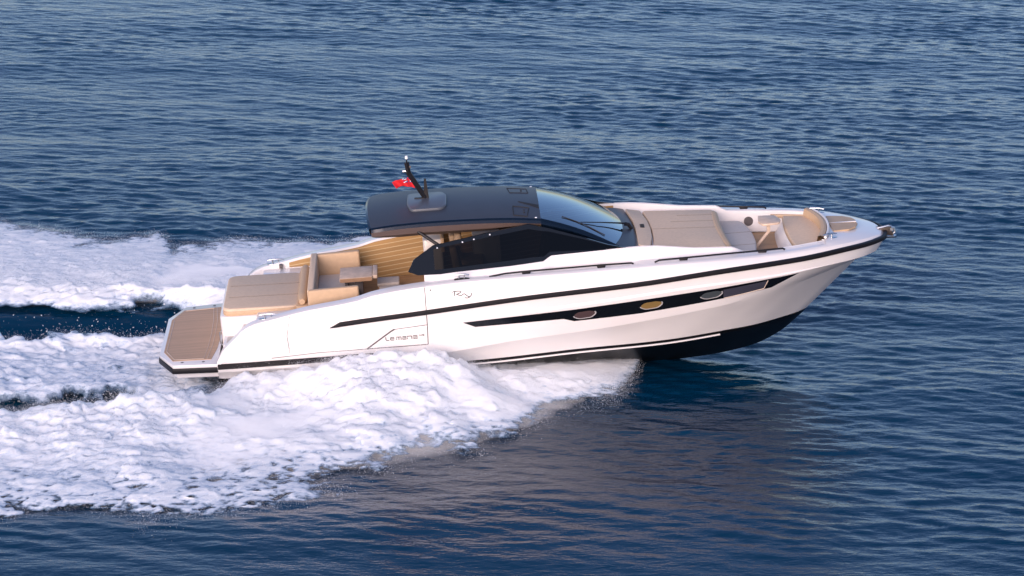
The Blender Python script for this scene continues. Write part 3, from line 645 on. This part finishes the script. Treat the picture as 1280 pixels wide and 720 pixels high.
# bow seat
bs = [(11.17 + .05 * (y / .95) ** 2, y) for y in np.linspace(-1.0, 1.0, 15)] + [(11.64, .94), (11.76, .6), (11.82, .25), (11.82, -.25), (11.76, -.6), (11.64, -.94)]
mb = MB(); n = len(bs); mb.add([(a - (.16 if i < 15 else 0), b, .745) for i, (a, b) in enumerate(bs)] + [(a, b, .985) for a, b in bs], [list(range(n))[::-1], list(range(n, 2 * n))] + [[i, (i + 1) % n, n + (i + 1) % n, n + i] for i in range(n)])
bo = mb.build('bow_seat', 'gel', yacht, bevel=.012)
mb = MB(); mb.prism(bs, .985, 1.07); mb.build('seat_cushion', 'fab', bo, bevel=.025, seg=3)
mb = MB(); mb.prism([(a - .008, b) for a, b in bs], .98, 1.03); mb.build('cushion_side', 'tan', bo, bevel=.008)
bk_ = [(A(u)[0] - .045, A(u)[1] * .97) for u in np.linspace(-1, 1, 21)]
mb = MB(); rows = []
for q, (dx, z) in enumerate(((-.075, 1.0), (-.09, 1.11), (-.07, 1.20), (-.02, 1.215), (.02, 1.20), (.035, 1.12))): rows.append([(a + dx, b * (1 + dx * .5), z + .02 * (1 - abs(b))) for a, b in bk_])
mb.grid(rows); mb.build('backrest', 'tan', bo, smooth=True)
mb = MB(); mb.tube([(a + .055, b * 1.02, 1.185 + .02 * (1 - abs(b))) for a, b in bk_], .024, 8); mb.build('backrest_trim', 'gelm', bo, smooth=True)
for sg in (1, -1):
    mb = MB(); mb.tube([(x, sg * (ip(x, Wx, Wy) - .075), 1.05) for x in np.linspace(11.02, 11.62, 8)], .035, 8); mb.build('side_bolster', 'tan', yacht, smooth=True)
for sg in (1, -1):
    mb = MB(); w_ = ip(10.63, Wx, Wy) - .052; mb.tube([(10.63, sg * (w_ + .01), .95), (10.63, sg * (w_ - .012), .95)], .085, 20); mb.build('speaker', 'line', yacht)
# foredeck teak inlay, two leaves
for y0, y1 in ((.018, 1), (-1, -.018)):
    sgn = 1 if y0 > 0 else -1
    q = [(11.93, .018), (12.40, .018), (12.42, .10), (12.36, .28), (12.22, .42), (11.94, .47)] if True else []
    q = [(a, sgn * b) for a, b in q]
    mb = MB(); zf = lambda x, y: ip(x, [11.9, 12.4], [1.172, 1.155]) - .05 * y * y
    mb.prism(q, lambda x, y: zf(x, y) - .03, zf); mb.build('teak_inlay', 'foreteak', yacht)
mb = MB(); mb.box(11.93, 12.41, -.018, .018, 1.12, 1.166); mb.build('inlay_joint', 'gel', yacht)
# bow roller
mb = MB()
for sg in (1, -1): mb.hull8([(12.72, sg * .07 - .008, .93), (13.06, sg * .07 - .008, .86), (13.06, sg * .07 + .008, .86), (12.72, sg * .07 + .008, .93), (12.72, sg * .07 - .008, 1.0), (13.02, sg * .07 - .008, 1.04), (13.02, sg * .07 + .008, 1.04), (12.72, sg * .07 + .008, 1.0)])
mb.box(12.70, 13.04, -.07, .07, .90, .915)
br = mb.build('bow_roller', 'bronze', yacht, bevel=.004)
mb = MB(); mb.tube([(13.03, -.09, .985), (13.03, .09, .985)], .032, 10); mb.build('roller_wheel', 'steel', br, smooth=True)
mb = MB()
for y in (-.72, .72):
    mb = MB(); mb.lathe([(.001, .008), (.03, .006), (.036, 0)], (12.0, y, 1.115), 10); mb.build('deck_filler', 'steel', yacht)

# ------------------------------------------------------------------ things carried by the yacht: anchor and ensign
Wm = yacht.matrix_basis if False else None
from mathutils import Matrix, Euler
MW = Matrix.Translation(P0) @ Euler((0, -TAU, PSI)).to_matrix().to_4x4()
def place(o): o.matrix_world = MW; return o
mb = MB(); mb.tube([(12.70, 0, .985), (12.98, 0, 1.03), (13.08, 0, .99), (13.10, 0, .90)], [.02, .024, .024, .02], 8)
an = mb.build('anchor', 'steel', None, smooth=True); place(an); tag(an, 'stainless steel anchor stowed on the roller at the yacht bow', 'anchor')
mb = MB()
for sg in (1, -1): mb.hull8([(12.90, 0, .80), (13.12, 0, .80), (13.06, sg * .11, .83), (12.94, sg * .09, .84), (12.88, 0, .83), (13.13, 0, .85), (13.07, sg * .12, .86), (12.93, sg * .10, .87)])
mb.tube([(13.10, 0, .92), (13.04, 0, .84)], .02, 6); mb.build('fluke', 'steel', an, bevel=.004)
nu, nv = 28, 12
P_ = []
for j in range(nv + 1):
    r = []
    for i in range(nu + 1):
        u, v = i / nu, j / nv
        hx = 4.635 + .03 * v; hz = 2.565 - .19 * v
        x = hx - .37 * u * (1 - .12 * v); z = hz + .035 * math.sin(u * 3.4 + .2) - .035 * u + v * (.11 * u) - .02 * u * v
        r.append((x, .045 * math.sin(u * 9 + 1.4 * v) * (.3 + u) - .02, z))
    P_.append(r)
fl = MB()
vsf = [p for r in P_ for p in r]
for j in range(nv):
    for i in range(nu):
        u, v = (i + .5) / nu, (j + .5) / nv; c = 0
        if u < .5 and v < .5:
            a, b = u / .5, v / .5
            c = 1
            if abs(a - .5) < .10 or abs(b - .5) < .2: c = 2
            if abs(a - .5) < .05 or abs(b - .5) < .1: c = 0
            elif abs(a - b) < .09 or abs(a - 1 + b) < .09: c = 2
        fl.cur = c; n = nu + 1; fl.add([P_[j][i], P_[j][i + 1], P_[j + 1][i + 1], P_[j + 1][i]], [[0, 1, 2, 3]])
fo = fl.build('ensign_flag', ['red', 'blue', 'whitef'], None, smooth=True); place(fo)
so = fo.modifiers.new('thickness', 'SOLIDIFY'); so.thickness = .003
tag(fo, 'small red ensign flag streaming from the black roof mast', 'flag')

# ------------------------------------------------------------------ the sea
def spectral(n, L, beta, lmin, lmax, ang=None, spread=0, seed=1, ax=1.0):
    r = np.random.default_rng(seed); k = np.fft.fftfreq(n, L / n) * 2 * np.pi
    kx, ky = np.meshgrid(k * ax, k, indexing='xy'); kk = np.hypot(kx, ky); kk[0, 0] = 1e9
    amp = kk ** (-beta) * np.exp(-(kk * lmin / (2 * np.pi)) ** 2 * .5) * (kk > 2 * np.pi / lmax)
    if ang is not None: amp = amp * np.abs(np.cos(np.arctan2(ky, kx) - ang)) ** spread
    f = np.fft.ifft2(np.fft.fft2(r.standard_normal((n, n))) * amp).real
    return (f - f.mean()) / f.std()
def sample(T, L, x, y):
    n = T.shape[0]; u = (x / L * n) % n; v = (y / L * n) % n
    i = np.floor(u).astype(int); j = np.floor(v).astype(int); a = u - i; b = v - j; i %= n; j %= n; i2 = (i + 1) % n; j2 = (j + 1) % n
    return T[j, i] * (1 - a) * (1 - b) + T[j, i2] * a * (1 - b) + T[j2, i] * (1 - a) * b + T[j2, i2] * a * b
def mesh_np(name, V, F, mats, smooth=True):
    me = bpy.data.meshes.new(name); me.vertices.add(len(V)); me.vertices.foreach_set('co', V.astype(np.float32).ravel())
    k = F.shape[1]; me.loops.add(F.size); me.loops.foreach_set('vertex_index', F.astype(np.int32).ravel())
    me.polygons.add(len(F)); me.polygons.foreach_set('loop_start', (np.arange(len(F)) * k).astype(np.int32)); me.polygons.foreach_set('loop_total', np.full(len(F), k, np.int32))
    me.update(calc_edges=True); me.polygons.foreach_set('use_smooth', np.full(len(F), smooth)); 
    for m in mats: me.materials.append(m)
    o = bpy.data.objects.new(name, me); C.objects.link(o); return o
sm = lambda a, b, x: np.clip((x - a) / (b - a), 0, 1) ** 2 * (3 - 2 * np.clip((x - a) / (b - a), 0, 1))
cz, sz = math.cos(PSI), math.sin(PSI)
def wake_coords(X, Y):
    dx, dy = X - P0.x, Y - P0.y; return dx * cz + dy * sz, -dx * sz + dy * cz
def world_xy(s, n): return P0.x + s * cz - n * sz, P0.y + s * sz + n * cz
No_s = [-60, -30, -14, -6, -2, -.5, 1, 1.9, 2.9, 3.6, 4.3, 5.4, 6, 6.7, 7.4, 7.95, 8.3, 8.55]
No_n = [20, 14, 10.6, 8.9, 8.1, 7.8, 7.6, 7.2, 6.8, 6.3, 5.7, 5.15, 4.6, 3.8, 3.1, 2.55, 1.5, .35]
def trough(s, a):    # depth of the hollow behind and beside the running hull
    d = .30 * np.exp(-((a - 2.05) / .62) ** 2) * sm(1.5, -.6, s) * sm(-40, -6, s)
    d = d + .10 * np.exp(-(a / 1.2) ** 2) * sm(9, 6, s) * sm(-6, 0, s)
    return d
def axis_(c0, c1, h, far):
    a = list(np.arange(c0, c1, h)); q = h; x = a[-1]; r = []
    while x < far: q *= 1.09; x += q; r.append(x)
    q = h; x = c0; l = []
    while x > -far: q *= 1.09; x -= q; l.append(x)
    return np.array(l[::-1] + a + r)
ax_, ay_ = axis_(-15, 27, .075, 7000), axis_(-13, 36, .06, 7000)
X, Y = np.meshgrid(ax_, ay_)
hx = np.gradient(ax_)[None, :] * np.ones_like(X); hy = np.gradient(ay_)[:, None] * np.ones_like(X); hh = np.maximum(hx, hy)
ANG = R(98)
T1 = spectral(1024, 41.0, 2.0, .34, 7, R(84), 3, 3); T2 = spectral(1024, 29.3, .9, .23, .95, R(77), 4, 5); T4 = spectral(256, 90, 1.6, 3, 25, seed=13, ax=2.0); T3 = spectral(256, 160, 2.0, 5, 40, R(105), 4, 9)
Z = sample(T1, 41.0, X, Y) * .0165 * np.clip(1.3 - hh / .5, 0, 1) + sample(T2, 29.3, X, Y) * .0080 * np.clip(1 + .28 * sample(T4, 90, X, Y), .5, 1.6) * np.clip(1.2 - hh / .25, 0, 1) + sample(T3, 160, X, Y) * .045 * np.clip(1.2 - hh / 8, 0, 1)
S, N = wake_coords(X, Y); AB = np.abs(N)
inw = sm(1.15, .85, AB / np.interp(S, No_s, No_n)) * (S < 8.5)
Z = Z - trough(S, AB) * (1 + .04 * sample(T2, 29.3, X * .5, Y * 2)) 
V = np.stack([X, Y, Z], -1).reshape(-1, 3); ny, nx = X.shape
I = np.arange(ny * nx).reshape(ny, nx); F = np.stack([I[:-1, :-1], I[:-1, 1:], I[1:, 1:], I[1:, :-1]], -1).reshape(-1, 4)
wm = bpy.data.materials.new('sea_water'); wm.use_nodes = True; nt = wm.node_tree; p = nt.nodes['Principled BSDF']
p.inputs['Base Color'].default_value = (.0003, .029, .067, 1); p.inputs['Roughness'].default_value = .10; p.inputs['IOR'].default_value = 1.333
tc = nt.nodes.new('ShaderNodeTexCoord'); mp = nt.nodes.new('ShaderNodeMapping'); mp.inputs['Scale'].default_value = (2.6, 6.0, 1); mp.inputs['Rotation'].default_value = (0, 0, R(8))
n1 = nt.nodes.new('ShaderNodeTexNoise'); n1.inputs['Scale'].default_value = 1.6; n1.inputs['Detail'].default_value = 4; n1.inputs['Roughness'].default_value = .55
bmp = nt.nodes.new('ShaderNodeBump'); bmp.inputs['Strength'].default_value = .5; bmp.inputs['Distance'].default_value = .03
nt.links.new(tc.outputs['Object'], mp.inputs[0]); nt.links.new(mp.outputs[0], n1.inputs['Vector']); nt.links.new(n1.outputs['Fac'], bmp.inputs['Height']); nt.links.new(bmp.outputs['Normal'], p.inputs['Normal'])
sea = mesh_np('sea', V, F, [wm]); tag(sea, 'deep blue rippled open sea around the yacht', 'sea', kind='structure')

# ------------------------------------------------------------------ wake foam
ds = .034
s_ = np.concatenate([-7 - np.cumsum(.034 * 1.022 ** np.arange(1, 190))[::-1], np.arange(-7, 8.75, ds)]); s_ = s_[s_ > -60]; n_ = np.arange(-10.5, 10.5, ds)
Sg, Ng = np.meshgrid(s_, n_); a = np.abs(Ng); sd = np.sign(Ng)
TL = 24.0
t_med = spectral(1024, TL, 1.45, .10, 1.6, seed=21, ax=1.5); t_fine = spectral(1024, TL, .9, .06, .5, seed=22, ax=1.5); t_big = spectral(512, TL, 1.8, .5, 6, seed=23); t_edge = spectral(512, TL, 1.5, .15, 2.2, seed=24, ax=1.3)
sh = Sg + sd * 37.0
med = sample(t_med, TL, sh, Ng); fine = sample(t_fine, TL, sh, Ng); big = sample(t_big, TL, sh, Ng); edg = sample(t_edge, TL, sh, Ng)
outer = np.interp(Sg, No_s, No_n) + .18 * edg * np.clip((8.5 - Sg) / 3, .15, 1) + np.where(sd > 0, np.interp(Sg, [-60, -1.2, -.75, -.35, .25, .6, 2.2, 3.6, 5, 7, 8.3], [.2, .5, .85, -.6, -.2, .35, .75, 1.2, 1.3, .9, .1]), 0) + .30 * big * np.clip((8.5 - Sg) / 3, .1, 1)
hullb = np.interp(Sg, [-3, 0, .9, 1.4, 3, 5.0, 6.0, 7.0, 8.0, 8.6], [3.0, 2.75, 2.15, 1.72, 1.66, 1.45, 1.05, .62, .25, .05])
inner = hullb + np.where(Sg < .8, .13 * edg, 0)
# crest of the wash and its height above the water
cr = np.interp(Sg, [-8, -3, 0, 1.5, 3, 5, 6.2, 7.2, 8.2], [4.0, 3.8, 3.5, 2.75, 2.45, 2.2, 1.9, 1.5, .8])
hc = np.interp(Sg, [-60, -20, -8, -3, 0, 1.5, 3.2, 4.8, 5.8, 6.8, 7.8, 8.5], [.04, .10, .26, .36, .42, .46, .54, .58, .42, .27, .17, .05])
rise = sm(0, 1, np.clip((a - inner) / np.maximum(cr - inner, .05), 0, 1)); fall = np.clip((outer - a) / np.maximum(outer - cr, .05), 0, 1)
env = np.where(a < cr, .55 + .45 * rise if False else sm(.2, 1.6, Sg) * .72 + (1 - sm(.2, 1.6, Sg) * .72) * rise, .05 * sm(0, .3, fall) + .95 * fall ** 1.7)
dens_w = sm(0, 1, (a - inner) / np.where(Sg < 1.0, .55, .16)) * sm(0, 1, np.clip((outer + .25 - a) / 1.7, 0, 1)) * sm(8.65, 8.3, Sg)
bil = np.clip(np.abs(med), 0, 2.2) * 1.25 - .9
Hw = hc * np.where(sd > 0, .62, 1) * env * (1 + .07 * bil + .22 * np.clip(big, -2, 2) + .03 * fine) + (.0100 * bil + .0065 * fine) * (1 - .62 * sm(0, 3, Sg)) * (.30 + .70 * env) * np.clip(dens_w * 1.5, 0, 1) + .012
# propeller wash
pw_in = np.where(sd > 0, np.interp(Sg, [-8, -3, 0], [.95, 1.0, 1.42]), np.interp(Sg, [-8, -3, -1.4, 0, 1.2], [1.95, 1.85, 1.65, 2.1, 2.25])) + .10 * edg; dens_p = sm(0, .25, pw_in - a) * sm(1.3, .5, Sg) * np.interp(Sg, [-60, -20, -2], [.6, .85, 1])
Hp = .06 + .13 * np.exp(-((a - pw_in + .22) / .2) ** 2) * (1 + .25 * big) + .025 * np.abs(med) + .010 * fine + .16 * np.exp(-(a / .8) ** 2) * sm(-1.2, -4, Sg)
dens = np.maximum(dens_w, dens_p); base = -trough(Sg, a)
# lacy breakup: dense on the crest, open towards the outer edge and further aft
aft = np.interp(Sg, [-60, -25, -3, 3], [.85, .55, .30, .0])
lace = ((1 - fall) ** 2.2 * (.50 + aft) + .05) * np.where(sd > 0, .30, 1)
cover = np.where(dens_p > dens_w, dens_p * (1.15 + .22 * med + .12 * fine), dens_w * (1.28 - lace * 1.1 + (.10 + .50 * lace) * (np.abs(med) * 1.2 - .75) + (.07 + .75 * lace) * fine + .15 * big * lace))
Zf = base + np.where(dens_p > dens_w, Hp, np.where(dens_w > 0, Hw, 0)) * np.clip(dens * 1.6, 0, 1) + .012
WX, WY = world_xy(Sg, Ng)
jx = .018 * fine; V = np.stack([WX + .35 * .1 * med * np.clip(dens, 0, 1), WY + jx, Zf], -1).reshape(-1, 3)
ny, nx = Sg.shape; I = np.arange(ny * nx).reshape(ny, nx); cov = np.clip(np.minimum(cover, 1.22 - .30 * sm(4.5, -1, Sg) * np.where(sd > 0, .6, 1)), 0, 1.6).ravel()
F = np.stack([I[:-1, :-1], I[:-1, 1:], I[1:, 1:], I[1:, :-1]], -1).reshape(-1, 4)
F = F[cov[F].max(1) > .26]
used = np.zeros(len(V), bool); used[F.ravel()] = True; remap = np.cumsum(used) - 1
fmat = bpy.data.materials.new('sea_foam'); fmat.use_nodes = True; nt = fmat.node_tree; p = nt.nodes['Principled BSDF']
p.inputs['Roughness'].default_value = .85; p.inputs['Specular IOR Level'].default_value = .2
at = nt.nodes.new('ShaderNodeAttribute'); at.attribute_name = 'cover'
tc = nt.nodes.new('ShaderNodeTexCoord'); nz = nt.nodes.new('ShaderNodeTexNoise'); nz.inputs['Scale'].default_value = 11; nz.inputs['Detail'].default_value = 6; nz.inputs['Roughness'].default_value = .65
mpz = nt.nodes.new('ShaderNodeMapping'); mpz.inputs['Scale'].default_value = (.62, 1, 1); nt.links.new(tc.outputs['Object'], mpz.inputs[0]); nt.links.new(mpz.outputs[0], nz.inputs['Vector'])
def mth(op, a, b, c=False):
    n = nt.nodes.new('ShaderNodeMath'); n.operation = op; n.use_clamp = c
    for i, v in enumerate((a, b)):
        if isinstance(v, (int, float)): n.inputs[i].default_value = v
        else: nt.links.new(v, n.inputs[i])
    return n.outputs[0]
cv = mth('ADD', at.outputs['Fac'], mth('MULTIPLY', mth('MULTIPLY', mth('SUBTRACT', nz.outputs['Fac'], .5), 1.5), mth('MULTIPLY', at.outputs['Fac'], 1.2, True)))
alpha = mth('MULTIPLY', mth('SUBTRACT', cv, .27), 2.4, True)
wht = mth('MULTIPLY', mth('SUBTRACT', cv, .36), 1.6, True)
cm = nt.nodes.new('ShaderNodeMix'); cm.data_type = 'RGBA'; cm.inputs['A'].default_value = (.22, .37, .54, 1); cm.inputs['B'].default_value = (.90, .93, .955, 1)  # blue for thin foam, and painted shade between the clumps
nt.links.new(wht, cm.inputs['Factor']); nt.links.new(cm.outputs['Result'], p.inputs['Base Color']); nt.links.new(alpha, p.inputs['Alpha'])
p.inputs['Subsurface Weight'].default_value = .9; p.inputs['Subsurface Radius'].default_value = (1, 1, 1); p.inputs['Subsurface Scale'].default_value = .11
bmp = nt.nodes.new('ShaderNodeBump'); bmp.inputs['Strength'].default_value = .22; bmp.inputs['Distance'].default_value = .03; nt.links.new(nz.outputs['Fac'], bmp.inputs['Height']); nt.links.new(bmp.outputs['Normal'], p.inputs['Normal'])
foam = mesh_np('wake_foam', V[used], remap[F], [fmat])
ca = foam.data.attributes.new('cover', 'FLOAT', 'POINT'); ca.data.foreach_set('value', cov[used].astype(np.float32))
tag(foam, 'white churned foam of the V shaped wake trailing behind the yacht', 'wake foam', kind='stuff')

# flying spray: many tiny drops thrown up along the wash
def drops(n, seed):
    r = np.random.default_rng(seed)
    w = (dens_w * (.10 + env ** 1.5 * 1.0 + .55 * np.exp(-((outer - a - .4) / .6) ** 2) * (dens_w > .02) + 1.2 * sm(7.2, 8.2, Sg)) + .25 * dens_p).ravel()
    w = w * (Sg.ravel() > -8); idx = r.choice(len(w), n, p=w / w.sum())
    s = Sg.ravel()[idx]; q = Ng.ravel()[idx]; z = Zf.ravel()[idx]; h = (hc * env).ravel()[idx]
    s = s + r.normal(0, .05, n) - np.abs(r.normal(0, .03, n)); q = q + r.normal(0, .08, n) + np.sign(q) * r.exponential(.10, n)
    z = z + r.exponential(1, n) * (.012 + .09 * h)
    rad = .0012 + .0018 * r.random(n) ** 3
    x, y = world_xy(s, q); c = np.stack([x, y, z], -1)
    if seed == 31:   # larger splatter falling into the hollows behind the transom
        m = 3500; s2 = -np.abs(r.normal(0, 2.6, m)) + .3; q2 = r.choice([-1, 1], m) * (1.1 + np.abs(r.normal(0, .75, m))); k2 = (np.abs(q2) < 3.3)
        x2, y2 = world_xy(s2, q2); z2 = -trough(s2, np.abs(q2)) + .02 + r.exponential(.06, m)
        c = np.concatenate([c, np.stack([x2, y2, z2], -1)[k2]]); rad = np.concatenate([rad, (.002 + .009 * r.random(m) ** 4)[k2]]); n = len(c)
    t = np.array([[1, 1, 1], [1, -1, -1], [-1, 1, -1], [-1, -1, 1]], float)
    V = (c[:, None, :] + t[None] * rad[:, None, None] * (1 + .5 * r.standard_normal((n, 4, 1)))).reshape(-1, 3)
    F = (np.array([[0, 1, 2], [0, 3, 1], [0, 2, 3], [1, 3, 2]])[None] + (np.arange(n) * 4)[:, None, None]).reshape(-1, 3)
    return V, F
dm = mat('spray_drops', (.88, .89, .90), .6); V, F = drops(900000, 31)
sp_ = mesh_np('spray', V, F, [dm], False); tag(sp_, 'fine white spray drops flying over the wake beside the hull', 'spray', kind='stuff')

# thin mist hanging over the wash: a closed shell of scattering air
ms = np.arange(-7, 8.7, .12); mn = np.arange(.2, 9.0, .12)
vm = bpy.data.materials.new('spray_mist'); vm.use_nodes = True; nt = vm.node_tree; nt.nodes.remove(nt.nodes['Principled BSDF'])
vp = nt.nodes.new('ShaderNodeVolumeScatter'); vp.inputs['Color'].default_value = (1, 1, 1, 1); vp.inputs['Density'].default_value = 3.0; vp.inputs['Anisotropy'].default_value = -.3
nt.links.new(vp.outputs[0], nt.nodes['Material Output'].inputs['Volume'])
m_big = spectral(512, 24, 1.9, .35, 3.0, seed=41, ax=1.4)
for side in (1, -1):
    A_, B_ = np.meshgrid(ms, mn); off = A_ + side * 37.0
    o_ = np.interp(A_, No_s, No_n) + (np.interp(A_, [-60, -.35, 2.2, 5, 8.3], [.3, .0, 1.0, 1.3, .1]) if side > 0 else 0)
    c_ = np.interp(A_, [-8, -3, 0, 1.5, 3, 5, 6.2, 7.2, 8.2], [4.0, 3.8, 3.5, 2.75, 2.45, 2.2, 1.9, 1.5, .8])
    i_ = np.interp(A_, [-3, 0, .9, 1.4, 3, 5.0, 6.0, 7.0, 8.0, 8.6], [3.6, 3.35, 2.5, 1.9, 1.75, 1.55, 1.15, .7, .35, .1])
    h_ = np.interp(A_, [-7, -3, 0, 1.5, 3.2, 4.8, 5.8, 6.8, 7.8, 8.6], [0, .24, .38, .52, .62, .66, .56, .44, .30, 0])
    e_ = sm(0, 1, (B_ - i_) / np.maximum(c_ - i_, .1)) * np.clip((o_ - .5 - B_) / np.maximum(o_ - c_, .1), -.2, 1)
    top = h_ * e_ * (1.12 + .26 * sample(m_big, 24, off, B_)) - .07 - .33 * (1 - sm(0, 1, (B_ - i_) / np.maximum(c_ - i_, .1)))
    ok = (top > -.20)
    wx, wy = world_xy(A_, B_ * side); ny, nx = A_.shape
    V = np.concatenate([np.stack([wx, wy, np.maximum(top, -.25)], -1).reshape(-1, 3), np.stack([wx, wy, np.full_like(wx, -.45)], -1).reshape(-1, 3)])
    I = np.arange(ny * nx).reshape(ny, nx); cell = ok[:-1, :-1] & ok[1:, :-1] & ok[:-1, 1:] & ok[1:, 1:]
    q = np.stack([I[:-1, :-1], I[:-1, 1:], I[1:, 1:], I[1:, :-1]], -1)[cell]
    n2 = ny * nx; edges = {}
    for f in q:
        for k in range(4):
            a_, b_ = int(f[k]), int(f[(k + 1) % 4])
            if (b_, a_) in edges: del edges[(b_, a_)]
            else: edges[(a_, b_)] = 1
    wl = np.array([[b_, a_, a_ + n2, b_ + n2] for a_, b_ in edges]); Fm = np.concatenate([q, q[:, ::-1] + n2, wl])
    if side < 0: Fm = Fm[:, ::-1]
    used = np.zeros(len(V), bool); used[Fm.ravel()] = True; remap = np.cumsum(used) - 1
    mo = mesh_np('spray_mist', V[used], remap[Fm], [vm], False)
    tag(mo, 'thin white mist of spray hanging over the wash on the near side of the yacht' if side < 0 else 'thin white mist of spray hanging over the wash beyond the yacht', 'spray mist', kind='stuff')
